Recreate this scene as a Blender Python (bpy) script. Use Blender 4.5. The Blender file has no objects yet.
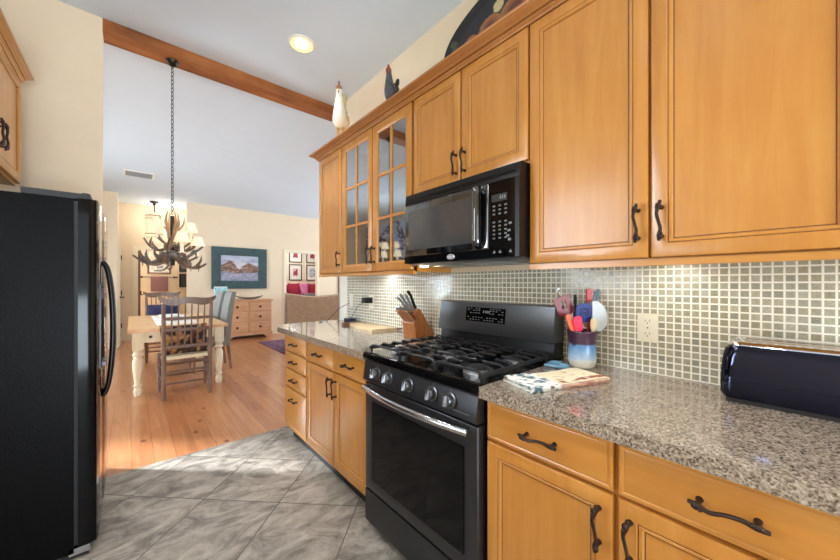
import bpy, bmesh, math, random
from mathutils import Vector, Matrix

random.seed(7)
SC = bpy.context.scene
COL = SC.collection
PI = math.pi

# ------------------------------------------------------------------ camera
F = 330.0
EYE = 1.28
THETA = math.atan2(289.0, F)
cam_d = bpy.data.cameras.new('camera')
cam_d.sensor_width = 36.0
cam_d.lens = F / 840.0 * 36.0
cam_d.shift_y = 3.5 / 840.0
cam_d.clip_start = 0.02
cam = bpy.data.objects.new('camera', cam_d)
COL.objects.link(cam)
cam.location = (0, 0, EYE)
cam.rotation_euler = (PI / 2, 0, -THETA)
SC.camera = cam

# ------------------------------------------------------------------ world, sun, daylight, exposure
SC.view_settings.view_transform = 'Standard'
SC.view_settings.look = 'None'
SC.view_settings.gamma = 1.0
SC.view_settings.use_curve_mapping = False
SC.view_settings.exposure = 0.48
w = bpy.data.worlds.new('world')
SC.world = w
w.use_nodes = True
w.node_tree.nodes['Background'].inputs[0].default_value = (0.80, 0.90, 1.0, 1)
w.node_tree.nodes['Background'].inputs[1].default_value = 0.8


def lamp(name, typ, loc, energy, color=(1, 1, 1), size=None, size_y=None, aim=None, angle=None, radius=None):
    d = bpy.data.lights.new(name, typ)
    d.energy = energy
    d.color = color
    if typ == 'AREA':
        d.shape = 'RECTANGLE'
        d.size = size
        d.size_y = size_y or size
    if angle is not None:
        d.angle = angle
    if radius is not None and typ in ('POINT', 'SPOT'):
        d.shadow_soft_size = radius
    o = bpy.data.objects.new(name, d)
    COL.objects.link(o)
    o.location = loc
    if aim is not None:
        v = Vector(aim)
        o.rotation_euler = v.to_track_quat('-Z', 'Y').to_euler()
    return o


lamp('sun', 'SUN', (-6, 9, 5), 23.0, (0.86, 0.94, 1.0), aim=(0.72, -0.69, -0.404), angle=math.radians(4.0))
# daylight outside the dining window, then fill lamps added outside three unseen openings
lamp('daylight_dining', 'AREA', (-4.9, 6.4, 2.0), 1550, (0.74, 0.88, 1.0), 5.0, 3.0, aim=(1, -0.1, -0.05))
lamp('kitchen_back_fill', 'AREA', (0.2, -3.2, 1.5), 16, (0.86, 0.94, 1.0), 2.4, 2.2, aim=(0.1, 1, 0.0))
lamp('living_side_fill', 'AREA', (6.9, 6.1, 1.6), 90, (0.76, 0.89, 1.0), 3.6, 2.2, aim=(-1, -0.05, 0))
lamp('left_wall_fill', 'AREA', (-1.35, 1.55, 1.75), 27, (0.80, 0.91, 1.0), 1.1, 1.2, aim=(1, 0.12, -0.12))  # fill added to brighten the left base cabinet fronts
# lamps added low outside to brighten the ceilings, standing in for ground bounce
lamp('dining_ceiling_fill', 'AREA', (-5.6, 6.0, 0.1), 800, (0.76, 0.89, 1.0), 6.0, 2.4, aim=(0.88, -0.05, 0.47))
lamp('living_ceiling_fill', 'AREA', (9.0, 6.1, 0.0), 330, (0.76, 0.89, 1.0), 5.0, 2.4, aim=(-0.88, 0, 0.47))
lamp('kitchen_ceiling_fill', 'AREA', (0.2, -5.0, 0.1), 260, (0.78, 0.90, 1.0), 3.0, 2.0, aim=(0.0, 0.88, 0.42))
# kitchen ceiling lamps, then spots added to brighten the dining and living rooms
for _x, _y in ((-0.2, 0.35), (-0.2, 1.45), (0.965, 2.45), (-0.2, -0.9), (0.9, -0.9)):
    lamp('recessed_lamp', 'SPOT', (_x, _y, 3.05), 42, (0.95, 0.97, 1.0), aim=(0, 0, -1), radius=0.07)
for _x, _y in ((0.3, 5.2), (0.3, 7.3), (2.6, 5.2), (2.6, 7.3), (4.6, 6.2)):
    lamp('dining_fill_spot', 'SPOT', (_x, _y, 3.05), 20, (0.90, 0.95, 1.0), aim=(0, 0, -1), radius=0.07)
for _o in bpy.data.lights:
    if _o.type == 'SPOT':
        _o.spot_size = math.radians(120)
        _o.spot_blend = 0.9
# slim lamps under the wall cabinets
lamp('under_cabinet_lamp', 'AREA', (1.47, 0.31, 1.343), 1.1, (1.0, 0.94, 0.84), 0.10, 0.75, aim=(0.12, 0, -1))
lamp('under_cabinet_lamp', 'AREA', (1.47, 2.15, 1.343), 3.6, (0.90, 0.95, 1.0), 0.10, 1.1, aim=(0.12, 0, -1))
lamp('hall_lamp', 'POINT', (0.55, 9.40, 2.72), 15, (1.0, 0.97, 0.92), radius=0.15)
lamp('powder_lamp', 'POINT', (0.6, 10.9, 2.5), 14, (1.0, 0.96, 0.9), radius=0.15)
lamp('sitting_lamp', 'POINT', (3.6, 9.8, 2.4), 30, (1.0, 0.98, 0.95), radius=0.2)


# ------------------------------------------------------------------ material helpers
def s2l(c):
    return tuple((x / 12.92 if x <= 0.04045 else ((x + 0.055) / 1.055) ** 2.4) for x in c)


def rgb(r, g, b):
    return s2l((r / 255.0, g / 255.0, b / 255.0)) + (1.0,)


class NT:
    def __init__(self, name):
        self.m = bpy.data.materials.new(name)
        self.m.use_nodes = True
        self.t = self.m.node_tree
        self.p = self.t.nodes['Principled BSDF']
        self.out = self.t.nodes['Material Output']

    def n(self, typ, **kw):
        nd = self.t.nodes.new(typ)
        for k, v in kw.items():
            setattr(nd, k, v)
        return nd

    def l(self, a, b):
        self.t.links.new(a, b)

    def set(self, **kw):
        for k, v in kw.items():
            self.p.inputs[k.replace('_', ' ')].default_value = v
        return self

    def coord(self, scale=(1, 1, 1), rot=(0, 0, 0), loc=(0, 0, 0), kind='Object', rnd=0.0):
        tc = self.n('ShaderNodeTexCoord')
        mp = self.n('ShaderNodeMapping')
        mp.inputs['Scale'].default_value = scale
        mp.inputs['Rotation'].default_value = rot
        mp.inputs['Location'].default_value = loc
        if rnd:
            oi = self.n('ShaderNodeObjectInfo')
            m = self.n('ShaderNodeMath', operation='MULTIPLY')
            m.inputs[1].default_value = rnd
            self.l(oi.outputs['Random'], m.inputs[0])
            va = self.n('ShaderNodeVectorMath', operation='ADD')
            self.l(tc.outputs[kind], va.inputs[0])
            self.l(m.outputs[0], va.inputs[1])
            self.l(va.outputs[0], mp.inputs['Vector'])
        else:
            self.l(tc.outputs[kind], mp.inputs['Vector'])
        return mp.outputs[0]

    def noise(self, vec, scale, detail=4, rough=0.55, dist=0.0):
        nd = self.n('ShaderNodeTexNoise')
        nd.inputs['Scale'].default_value = scale
        nd.inputs['Detail'].default_value = detail
        nd.inputs['Roughness'].default_value = rough
        nd.inputs['Distortion'].default_value = dist
        self.l(vec, nd.inputs['Vector'])
        return nd.outputs['Fac']

    def ramp(self, fac, stops, interp='LINEAR'):
        r = self.n('ShaderNodeValToRGB')
        r.color_ramp.interpolation = interp
        el = r.color_ramp.elements
        el[0].position, el[0].color = stops[0]
        el[1].position, el[1].color = stops[-1]
        for p_, c_ in stops[1:-1]:
            e = el.new(p_)
            e.color = c_
        self.l(fac, r.inputs['Fac'])
        return r.outputs['Color']

    def mix(self, fac, a, b, blend='MIX'):
        m = self.n('ShaderNodeMix', data_type='RGBA', blend_type=blend)
        for sock, v in ((0, fac), (6, a), (7, b)):
            if hasattr(v, 'links'):
                self.l(v, m.inputs[sock])
            else:
                m.inputs[sock].default_value = v
        return m.outputs[2]

    def math(self, op, a, b=None, c=None):
        m = self.n('ShaderNodeMath', operation=op)
        for i, v in enumerate((a, b, c)):
            if v is None:
                continue
            if hasattr(v, 'links'):
                self.l(v, m.inputs[i])
            else:
                m.inputs[i].default_value = v
        return m.outputs[0]

    def bump(self, h, strength=0.2, dist=0.01):
        b = self.n('ShaderNodeBump')
        b.inputs['Strength'].default_value = strength
        b.inputs['Distance'].default_value = dist
        self.l(h, b.inputs['Height'])
        self.l(b.outputs[0], self.p.inputs['Normal'])

    def base(self, c):
        self.l(c, self.p.inputs['Base Color'])
        return self


MATS = {}


def plain(name, col, rough=0.5, metal=0.0, var=0.06, nscale=30.0, coat=0.0, bump=0.0, **kw):
    """a procedural material: colour with a light noise variation"""
    t = NT(name)
    v = t.noise(t.coord(rnd=7.0), nscale, 3)
    lo = tuple(max(0, c * (1 - var)) for c in col[:3]) + (1,)
    hi = tuple(min(1, c * (1 + var)) for c in col[:3]) + (1,)
    t.base(t.ramp(v, [(0.3, lo), (0.7, hi)]))
    t.set(Roughness=rough, Metallic=metal)
    if coat:
        t.p.inputs['Coat Weight'].default_value = coat
        t.p.inputs['Coat Roughness'].default_value = 0.08
    if bump:
        t.bump(v, bump, 0.004)
    for k, v2 in kw.items():
        t.p.inputs[k.replace('_', ' ')].default_value = v2
    MATS[name] = t.m
    return t.m


def wood(name, dark, mid, light, axis='z', scale=1.0, rough=0.35, coat=0.25, contrast=0.22, streak=14.0):
    t = NT(name)
    st = {'x': (1.2, streak, streak), 'y': (streak, 1.2, streak), 'z': (streak, streak, 1.2)}[axis]
    v = t.coord(scale=tuple(a * scale for a in st), rnd=9.0)
    g = t.noise(v, 1.6, 5, 0.6, 0.6)
    v2 = t.coord(scale=(scale * 3, scale * 3, scale * 2), rnd=5.0)
    b = t.noise(v2, 1.5, 3, 0.6, 0.3)
    f = t.math('ADD', t.math('MULTIPLY', g, 0.6), t.math('MULTIPLY', b, 0.4))
    t.base(t.ramp(f, [(0.5 - contrast, dark), (0.5, mid), (0.5 + contrast, light)]))
    t.set(Roughness=rough)
    t.p.inputs['Coat Weight'].default_value = coat
    t.p.inputs['Coat Roughness'].default_value = 0.18
    t.bump(g, 0.05, 0.002)
    MATS[name] = t.m
    return t.m


def emit(name, col, strength, base=(0.8, 0.8, 0.8, 1)):
    t = NT(name)
    v = t.noise(t.coord(), 12.0, 2)
    t.base(t.ramp(v, [(0.3, base), (0.7, base)]))
    t.p.inputs['Emission Color'].default_value = col
    t.p.inputs['Emission Strength'].default_value = strength
    MATS[name] = t.m
    return t.m


def painted(name, rough=0.6, coat=0.0, bump=0.0):
    """pigment laid on a grid by a picture function (stored as a colour attribute)"""
    t = NT(name)
    a = t.n('ShaderNodeVertexColor', layer_name='paint')
    v = t.noise(t.coord(), 60.0, 3)
    t.base(t.mix(0.12, a.outputs['Color'], t.ramp(v, [(0.3, (0.25, 0.25, 0.25, 1)), (0.7, (0.9, 0.9, 0.9, 1))]), 'OVERLAY'))
    t.set(Roughness=rough)
    t.p.inputs['Coat Weight'].default_value = coat
    if bump:
        t.bump(v, bump, 0.004)
    MATS[name] = t.m
    return t.m


# ------------------------------------------------------------------ mesh builder
class MB:
    def __init__(self):
        self.bm = bmesh.new()
        self.vc = None

    def face(self, vs, mi=0):
        try:
            f = self.bm.faces.new(vs)
            f.material_index = mi
            return f
        except ValueError:
            return None

    def box(self, x0, x1, y0, y1, z0, z1, mi=0, M=None):
        P = [(x0, y0, z0), (x1, y0, z0), (x1, y1, z0), (x0, y1, z0), (x0, y0, z1), (x1, y0, z1), (x1, y1, z1), (x0, y1, z1)]
        V = [self.bm.verts.new(M @ Vector(p) if M else p) for p in P]
        for q in ((3, 2, 1, 0), (4, 5, 6, 7), (0, 1, 5, 4), (1, 2, 6, 5), (2, 3, 7, 6), (3, 0, 4, 7)):
            self.face([V[i] for i in q], mi)
        return self

    def loft(self, rings, closed=True, caps=True, mi=0):
        R = [[self.bm.verts.new(p) for p in r] for r in rings]
        n = len(R[0])
        for a, b in zip(R[:-1], R[1:]):
            for i in range(n if closed else n - 1):
                j = (i + 1) % n
                self.face([a[i], a[j], b[j], b[i]], mi)
        if caps and closed:
            self.face(list(reversed(R[0])), mi)
            self.face(R[-1], mi)
        return R

    def prism(self, pts, axis, a, b, mi=0):
        """closed polygon extruded along an axis; pts are the two remaining coordinates in x,y,z order"""
        def mk(p, t):
            if axis == 'x':
                return (t, p[0], p[1])
            if axis == 'y':
                return (p[0], t, p[1])
            return (p[0], p[1], t)
        self.loft([[mk(p, a) for p in pts], [mk(p, b) for p in pts]], mi=mi)
        return self

    def lathe(self, prof, c=(0, 0, 0), seg=20, mi=0, axis=None, sx=1.0, sy=1.0, capa=True, capb=True):
        """profile of (radius, height) about the z axis, or about a direction"""
        if axis is not None:
            q = Vector((0, 0, 1)).rotation_difference(Vector(axis).normalized()).to_matrix()
        else:
            q = Matrix.Identity(3)
        c = Vector(c)
        rings = []
        for r, h in prof:
            r = max(r, 1e-5)
            rings.append([c + q @ Vector((r * sx * math.cos(2 * PI * i / seg), r * sy * math.sin(2 * PI * i / seg), h)) for i in range(seg)])
        R = self.loft(rings, caps=False, mi=mi)
        if capa:
            self.face(list(reversed(R[0])), mi)
        if capb:
            self.face(R[-1], mi)
        return self

    def tube(self, pts, rad, seg=8, mi=0, flat=1.0, smooth=0):
        P = [Vector(p) for p in pts]
        if not hasattr(rad, '__len__'):
            rad = [rad] * len(P)
        rad = list(rad)
        if smooth:
            P, rad = catmull(P, rad, smooth)
        rings = []
        T0 = (P[1] - P[0]).normalized()
        up = Vector((0, 0, 1)) if abs(T0.z) < 0.9 else Vector((1, 0, 0))
        N = (up - T0 * up.dot(T0)).normalized()
        for i, p in enumerate(P):
            if i == 0:
                T = P[1] - P[0]
            elif i == len(P) - 1:
                T = P[-1] - P[-2]
            else:
                T = (P[i + 1] - P[i]).normalized() + (P[i] - P[i - 1]).normalized()
            T.normalize()
            N = N - T * N.dot(T)
            if N.length < 1e-6:
                N = Vector((1, 0, 0)) - T * T.x
            N.normalize()
            B = T.cross(N)
            rings.append([p + (N * math.cos(2 * PI * k / seg) * flat + B * math.sin(2 * PI * k / seg)) * rad[i] for k in range(seg)])
        self.loft(rings, mi=mi)
        return self

    def ball(self, c, r, sx=1, sy=1, sz=1, seg=14, rings=8, mi=0, M=None):
        c = Vector(c)
        RR = []
        for j in range(1, rings):
            a = -PI / 2 + PI * j / rings
            ring = []
            for i in range(seg):
                v = Vector((r * sx * math.cos(a) * math.cos(2 * PI * i / seg), r * sy * math.cos(a) * math.sin(2 * PI * i / seg), r * sz * math.sin(a)))
                ring.append(c + (M @ v if M else v))
            RR.append(ring)
        R = self.loft(RR, caps=False, mi=mi)
        b = Vector((0, 0, -r * sz))
        t = Vector((0, 0, r * sz))
        vb = self.bm.verts.new(c + (M @ b if M else b))
        vt = self.bm.verts.new(c + (M @ t if M else t))
        for i in range(seg):
            j = (i + 1) % seg
            self.face([R[0][j], R[0][i], vb], mi)
            self.face([R[-1][i], R[-1][j], vt], mi)
        return self

    def ringpanel(self, o, U, V, N, w, h, rings, fill=True, mi=0, fill_mi=None):
        """concentric rectangles: rings of (inset, height along N); mitred corners; the last one filled or left open"""
        o, U, V, N = Vector(o), Vector(U), Vector(V), Vector(N)
        R = []
        for ins, ht in rings:
            R.append([o + U * a + V * b + N * ht for a, b in ((ins, ins), (w - ins, ins), (w - ins, h - ins), (ins, h - ins))])
        RV = [[self.bm.verts.new(p) for p in r] for r in R]
        for a, b in zip(RV[:-1], RV[1:]):
            for i in range(4):
                j = (i + 1) % 4
                self.face([a[i], a[j], b[j], b[i]], mi)
        self.face(list(reversed(RV[0])), mi) if fill else None
        if fill:
            self.face(RV[-1], mi if fill_mi is None else fill_mi)
        else:
            for i in range(4):          # open frame: close the loop from last ring to first
                j = (i + 1) % 4
                self.face([RV[-1][i], RV[-1][j], RV[0][j], RV[0][i]], mi)
        return self

    def bevel(self, width, seg=2, ang=0.6):
        es = [e for e in self.bm.edges if len(e.link_faces) == 2 and e.calc_face_angle(0) > ang]
        bmesh.ops.bevel(self.bm, geom=es, offset=width, segments=seg, profile=0.5, affect='EDGES', clamp_overlap=True)
        return self


def catmull(P, rad, k):
    Q, R = [], []
    n = len(P)
    for i in range(n - 1):
        p0, p1, p2, p3 = P[max(i - 1, 0)], P[i], P[i + 1], P[min(i + 2, n - 1)]
        for j in range(k):
            t = j / k
            Q.append(0.5 * ((2 * p1) + (p2 - p0) * t + (2 * p0 - 5 * p1 + 4 * p2 - p3) * t * t + (3 * p1 - p0 - 3 * p2 + p3) * t ** 3))
            R.append(rad[i] * (1 - t) + rad[i + 1] * t)
    Q.append(P[-1])
    R.append(rad[-1])
    return Q, R


def obj(name, mb, mats, parent=None, loc=(0, 0, 0), rot=None, world=False, smooth=38, bev=0.0, seg=2):
    """link the builder as one mesh object; world=True means its vertices were given in world space"""
    if bev:
        mb.bevel(bev, seg)
    bm = mb.bm
    base = Vector(loc)
    if world:
        if parent is not None:
            b = Vector((0, 0, 0))
            q = parent
            while q is not None:
                b += q.location
                q = q.parent
            base = b
        bmesh.ops.translate(bm, vec=-base, verts=bm.verts)
    bmesh.ops.recalc_face_normals(bm, faces=bm.faces)
    me = bpy.data.meshes.new(name)
    bm.to_mesh(me)
    bm.free()
    for m in (mats if isinstance(mats, (list, tuple)) else [mats]):
        me.materials.append(m)
    if smooth:
        me.polygons.foreach_set('use_smooth', [True] * len(me.polygons))
        me.set_sharp_from_angle(angle=math.radians(smooth))
    o = bpy.data.objects.new(name, me)
    COL.objects.link(o)
    if parent is not None:
        o.parent = parent
        if not world:
            o.location = loc
    else:
        o.location = loc
    if rot is not None:
        o.rotation_euler = rot
    return o


def tag(o, label, cat, group=None, kind=None):
    o['label'] = label
    o['category'] = cat
    if group:
        o['group'] = group
    if kind:
        o['kind'] = kind
    return o


def thing(name, label, cat, loc=(0, 0, 0), rz=0.0, group=None, rot=None):
    o = bpy.data.objects.new(name, None)
    o.empty_display_size = 0.05
    COL.objects.link(o)
    o.location = loc
    o.rotation_euler = rot if rot else (0, 0, rz)
    return tag(o, label, cat, group)


def struct(name, mb, mats, **kw):
    o = obj(name, mb, mats, **kw)
    o['kind'] = 'structure'
    return o


def dup(root, loc=None, rz=None, label=None, group=None):
    r = root.copy()
    COL.objects.link(r)
    if loc is not None:
        r.location = loc
    if rz is not None:
        r.rotation_euler = (0, 0, rz)
    if label:
        r['label'] = label
    if group:
        r['group'] = group
    for ch in list(root.children):
        c = ch.copy()
        COL.objects.link(c)
        c.parent = r
        for g in list(ch.children):
            d = g.copy()
            COL.objects.link(d)
            d.parent = c
    return r


def relink(name, src, parent, loc, rot=(0, 0, 0)):
    """another instance of a part, sharing its mesh"""
    o = bpy.data.objects.new(name, src.data)
    COL.objects.link(o)
    o.parent = parent
    o.location = loc
    o.rotation_euler = rot
    return o


def paint_mesh(mb_or_obj, fn):
    """colour attribute from a function of the local vertex position (sRGB 0-255)"""
    me = mb_or_obj.data
    ca = me.color_attributes.new('paint', 'FLOAT_COLOR', 'POINT')
    for i, v in enumerate(me.vertices):
        c = fn(v.co)
        ca.data[i].color = rgb(*c)


def sheet(nx, ny, fn):
    """open grid, fn(i/nx, j/ny) -> point"""
    mb = MB()
    V = [[mb.bm.verts.new(fn(i / nx, j / ny)) for i in range(nx + 1)] for j in range(ny + 1)]
    for j in range(ny):
        for i in range(nx):
            mb.face([V[j][i], V[j][i + 1], V[j + 1][i + 1], V[j + 1][i]])
    return mb


def vnoise(x, y, seed=0):
    def h(i, j):
        n = (i * 374761393 + j * 668265263 + seed * 974711) & 0xffffffff
        n = ((n ^ (n >> 13)) * 1274126177) & 0xffffffff
        return ((n ^ (n >> 16)) & 0xffff) / 65535.0
    i, j = math.floor(x), math.floor(y)
    fx, fy = x - i, y - j
    fx, fy = fx * fx * (3 - 2 * fx), fy * fy * (3 - 2 * fy)
    return (h(i, j) * (1 - fx) + h(i + 1, j) * fx) * (1 - fy) + (h(i, j + 1) * (1 - fx) + h(i + 1, j + 1) * fx) * fy


def fbm(x, y, seed=0):
    return 0.55 * vnoise(x, y, seed) + 0.3 * vnoise(2 * x, 2 * y, seed + 1) + 0.15 * vnoise(4 * x, 4 * y, seed + 2)


def lerp3(a, b, t):
    t = max(0.0, min(1.0, t))
    return tuple(p + (q - p) * t for p, q in zip(a, b))


# ------------------------------------------------------------------ materials
MAPLE = wood('honey_maple', rgb(174, 108, 38), rgb(189, 126, 51), rgb(202, 144, 70), 'z', 1.0, 0.34, 0.35, 0.24)
MAPLE_H = wood('honey_maple_across', rgb(174, 108, 38), rgb(189, 126, 51), rgb(202, 144, 70), 'y', 1.0, 0.34, 0.35, 0.24)
CROWN = wood('crown_stain', rgb(146, 90, 42), rgb(168, 108, 54), rgb(186, 128, 70), 'y', 1.0, 0.32, 0.35)
GLAZE = plain('dark_glaze', rgb(96, 56, 28), 0.5)
BEAMW = wood('beam_pine', rgb(92, 46, 18), rgb(158, 92, 42), rgb(192, 122, 66), 'x', 0.8, 0.55, 0.0, 0.2, 8.0)
PINE = wood('pine_top', rgb(206, 152, 92), rgb(222, 174, 118), rgb(234, 194, 142), 'y', 0.9, 0.4, 0.15)
CREAMW = wood('cream_wash', rgb(218, 202, 168), rgb(234, 222, 194), rgb(242, 233, 212), 'z', 1.0, 0.5, 0.0)
DRESSW = wood('dresser_pine', rgb(186, 132, 92), rgb(204, 152, 112), rgb(218, 172, 132), 'x', 1.0, 0.45, 0.1)
CHAIRW = wood('chair_brown', rgb(84, 62, 52), rgb(112, 86, 74), rgb(142, 114, 100), 'z', 2.0, 0.45, 0.15)
BLOCKW = wood('block_wood', rgb(146, 84, 40), rgb(176, 108, 54), rgb(194, 130, 72), 'z', 2.5, 0.4, 0.2)
KNIFEW = wood('knife_wood', rgb(150, 92, 58), rgb(184, 126, 86), rgb(206, 152, 112), 'z', 5.0, 0.45, 0.1)
BOARDW = wood('board_wood', rgb(190, 160, 118), rgb(214, 188, 148), rgb(226, 206, 170), 'y', 2.0, 0.55, 0.0)
SPOONW = wood('spoon_wood', rgb(200, 176, 130), rgb(220, 198, 156), rgb(232, 214, 176), 'z', 3.0, 0.6, 0.0)
DOORW = wood('door_brown', rgb(96, 60, 36), rgb(124, 80, 50), rgb(146, 100, 66), 'z', 1.0, 0.5, 0.1)

WALL = plain('wall_cream', rgb(238, 218, 189), 0.85, var=0.015, nscale=6, bump=0.02)
WALLP = plain('wall_pale', rgb(236, 226, 204), 0.85, var=0.015, nscale=6)
WHITE = plain('trim_white', rgb(240, 236, 224), 0.5, var=0.01)
CEIL = plain('ceiling_white', rgb(216, 227, 237), 0.9, var=0.01, nscale=5)
CREAMT = plain('casing_cream', rgb(240, 228, 202), 0.5, var=0.01)
BLACK = plain('gloss_black', rgb(8, 8, 9), 0.08, var=0.05, Specular_IOR_Level=0.22)
BLACKG = plain('mirror_black', rgb(12, 12, 13), 0.05, var=0.05, coat=1.0, Specular_IOR_Level=1.0)
BLACKS = plain('satin_black', rgb(14, 14, 15), 0.3, var=0.05, Specular_IOR_Level=0.35)
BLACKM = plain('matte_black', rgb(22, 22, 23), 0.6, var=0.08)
IRON = plain('cast_iron', rgb(38, 38, 40), 0.42, 0.25, var=0.12, nscale=60)
BRONZE = plain('dark_bronze', rgb(58, 44, 36), 0.42, 0.7, var=0.15, nscale=50)
STEELB = plain('black_stainless', rgb(112, 113, 116), 0.3, 0.9, var=0.03)
STEELD = plain('dark_stainless', rgb(70, 70, 73), 0.34, 0.85, var=0.03)
STEEL = plain('brushed_steel', rgb(198, 198, 200), 0.22, 1.0, var=0.03)
CHROME = plain('chrome', rgb(220, 220, 222), 0.08, 1.0, var=0.01)
ALU = plain('burner_alu', rgb(170, 170, 172), 0.35, 0.9, var=0.05)
IVORY = plain('ivory_plastic', rgb(224, 217, 194), 0.4, var=0.01)
PORC = plain('porcelain', rgb(238, 238, 234), 0.15, var=0.01, coat=0.4)
SLOT = plain('slot_dark', rgb(50, 44, 40), 0.7)
NAVYB = plain('navy_plastic', rgb(38, 54, 84), 0.3)
RUBBER = plain('cable_rubber', rgb(36, 36, 40), 0.5)


def build_floor_tile():
    t = NT('slate_tile')
    tc = t.n('ShaderNodeTexCoord')
    sp = t.n('ShaderNodeSeparateXYZ')
    t.l(tc.outputs['Object'], sp.inputs[0])
    k = 1 / math.sqrt(2)
    q = t.math('MULTIPLY', t.math('SUBTRACT', sp.outputs[0], sp.outputs[1]), k)
    p = t.math('MULTIPLY', t.math('ADD', sp.outputs[0], sp.outputs[1]), k)
    S = 0.4605
    qs = t.math('DIVIDE', t.math('ADD', q, 1.41 + 20 * S), S)
    ps = t.math('DIVIDE', t.math('ADD', p, -1.87 + 20 * S), S)

    def edge(v):
        f = t.math('FRACT', v)
        return t.math('MINIMUM', f, t.math('SUBTRACT', 1.0, f))
    e = t.math('MINIMUM', edge(qs), edge(ps))
    gr = t.math('LESS_THAN', e, 0.0075)
    cv = t.n('ShaderNodeCombineXYZ')
    t.l(t.math('FLOOR', qs), cv.inputs[0])
    t.l(t.math('FLOOR', ps), cv.inputs[1])
    wn = t.n('ShaderNodeTexWhiteNoise', noise_dimensions='3D')
    t.l(cv.outputs[0], wn.inputs['Vector'])
    off = t.n('ShaderNodeVectorMath', operation='SCALE')
    off.inputs['Scale'].default_value = 9.0
    t.l(wn.outputs['Color'], off.inputs[0])
    ad = t.n('ShaderNodeVectorMath', operation='ADD')
    t.l(off.outputs[0], ad.inputs[0])
    t.l(tc.outputs['Object'], ad.inputs[1])
    mp = t.n('ShaderNodeMapping')
    mp.inputs['Rotation'].default_value = (0, 0, 0.5)
    mp.inputs['Scale'].default_value = (1.0, 1.7, 1)
    t.l(ad.outputs[0], mp.inputs[0])
    a = t.noise(mp.outputs[0], 3.6, 9, 0.68, 1.8)
    c = t.ramp(a, [(0.28, rgb(82, 76, 70)), (0.42, rgb(132, 124, 114)), (0.55, rgb(170, 160, 148)), (0.72, rgb(196, 187, 176))])
    fine = t.noise(mp.outputs[0], 40, 4, 0.7)
    c = t.mix(0.22, c, t.ramp(fine, [(0.35, rgb(70, 66, 60)), (0.65, rgb(190, 184, 174))]), 'OVERLAY')
    tint = t.math('ADD', 0.92, t.math('MULTIPLY', wn.outputs['Value'], 0.14))
    cc = t.n('ShaderNodeVectorMath', operation='SCALE')
    t.l(c, cc.inputs[0])
    t.l(tint, cc.inputs['Scale'])
    t.base(t.mix(gr, cc.outputs[0], rgb(92, 86, 76)))
    t.set(Roughness=0.42)
    t.bump(t.math('SUBTRACT', t.math('MULTIPLY', a, 0.5), gr), 0.25, 0.004)
    return t.m


def build_floor_wood():
    t = NT('heart_pine_planks')
    tc = t.n('ShaderNodeTexCoord')
    sp = t.n('ShaderNodeSeparateXYZ')
    t.l(tc.outputs['Object'], sp.inputs[0])
    W, L = 0.128, 2.3
    xs = t.math('DIVIDE', t.math('ADD', sp.outputs[0], 40 * W), W)
    row = t.math('FLOOR', xs)
    wn = t.n('ShaderNodeTexWhiteNoise', noise_dimensions='1D')
    t.l(row, wn.inputs['W'])
    ys = t.math('ADD', t.math('DIVIDE', sp.outputs[1], L), t.math('MULTIPLY', wn.outputs['Value'], 7.0))
    cv = t.n('ShaderNodeCombineXYZ')
    t.l(row, cv.inputs[0])
    t.l(t.math('FLOOR', ys), cv.inputs[1])
    w2 = t.n('ShaderNodeTexWhiteNoise', noise_dimensions='3D')
    t.l(cv.outputs[0], w2.inputs['Vector'])

    def edge(v, d):
        f = t.math('FRACT', v)
        return t.math('LESS_THAN', t.math('MINIMUM', f, t.math('SUBTRACT', 1.0, f)), d)
    gap = t.math('MAXIMUM', edge(xs, 0.010), edge(ys, 0.0008))
    off = t.n('ShaderNodeVectorMath', operation='SCALE')
    off.inputs['Scale'].default_value = 11.0
    t.l(w2.outputs['Color'], off.inputs[0])
    ad = t.n('ShaderNodeVectorMath', operation='ADD')
    t.l(off.outputs[0], ad.inputs[0])
    t.l(tc.outputs['Object'], ad.inputs[1])
    mp = t.n('ShaderNodeMapping')
    mp.inputs['Scale'].default_value = (16, 0.9, 1)
    t.l(ad.outputs[0], mp.inputs[0])
    g = t.noise(mp.outputs[0], 1.6, 6, 0.62, 0.9)
    c = t.ramp(g, [(0.3, rgb(148, 88, 52)), (0.5, rgb(182, 116, 72)), (0.72, rgb(204, 144, 98))])
    hue = t.ramp(w2.outputs['Value'], [(0.0, rgb(160, 98, 60)), (0.5, rgb(184, 120, 76)), (1.0, rgb(206, 148, 104))])
    c = t.mix(0.45, c, hue)
    # knots
    mk = t.n('ShaderNodeMapping')
    mk.inputs['Scale'].default_value = (1.0, 0.55, 1)
    t.l(ad.outputs[0], mk.inputs[0])
    vo = t.n('ShaderNodeTexVoronoi', voronoi_dimensions='2D')
    vo.inputs['Scale'].default_value = 2.6
    t.l(mk.outputs[0], vo.inputs['Vector'])
    kn = t.ramp(vo.outputs['Distance'], [(0.025, (0.8, 0.8, 0.8, 1)), (0.06, (0, 0, 0, 1))])
    c = t.mix(kn, c, rgb(92, 46, 26))
    t.base(t.mix(gap, c, rgb(112, 62, 38)))
    t.set(Roughness=0.3)
    t.p.inputs['Coat Weight'].default_value = 0.35
    t.p.inputs['Coat Roughness'].default_value = 0.12
    t.bump(t.math('SUBTRACT', t.math('MULTIPLY', g, 0.15), gap), 0.15, 0.002)
    return t.m


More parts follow.
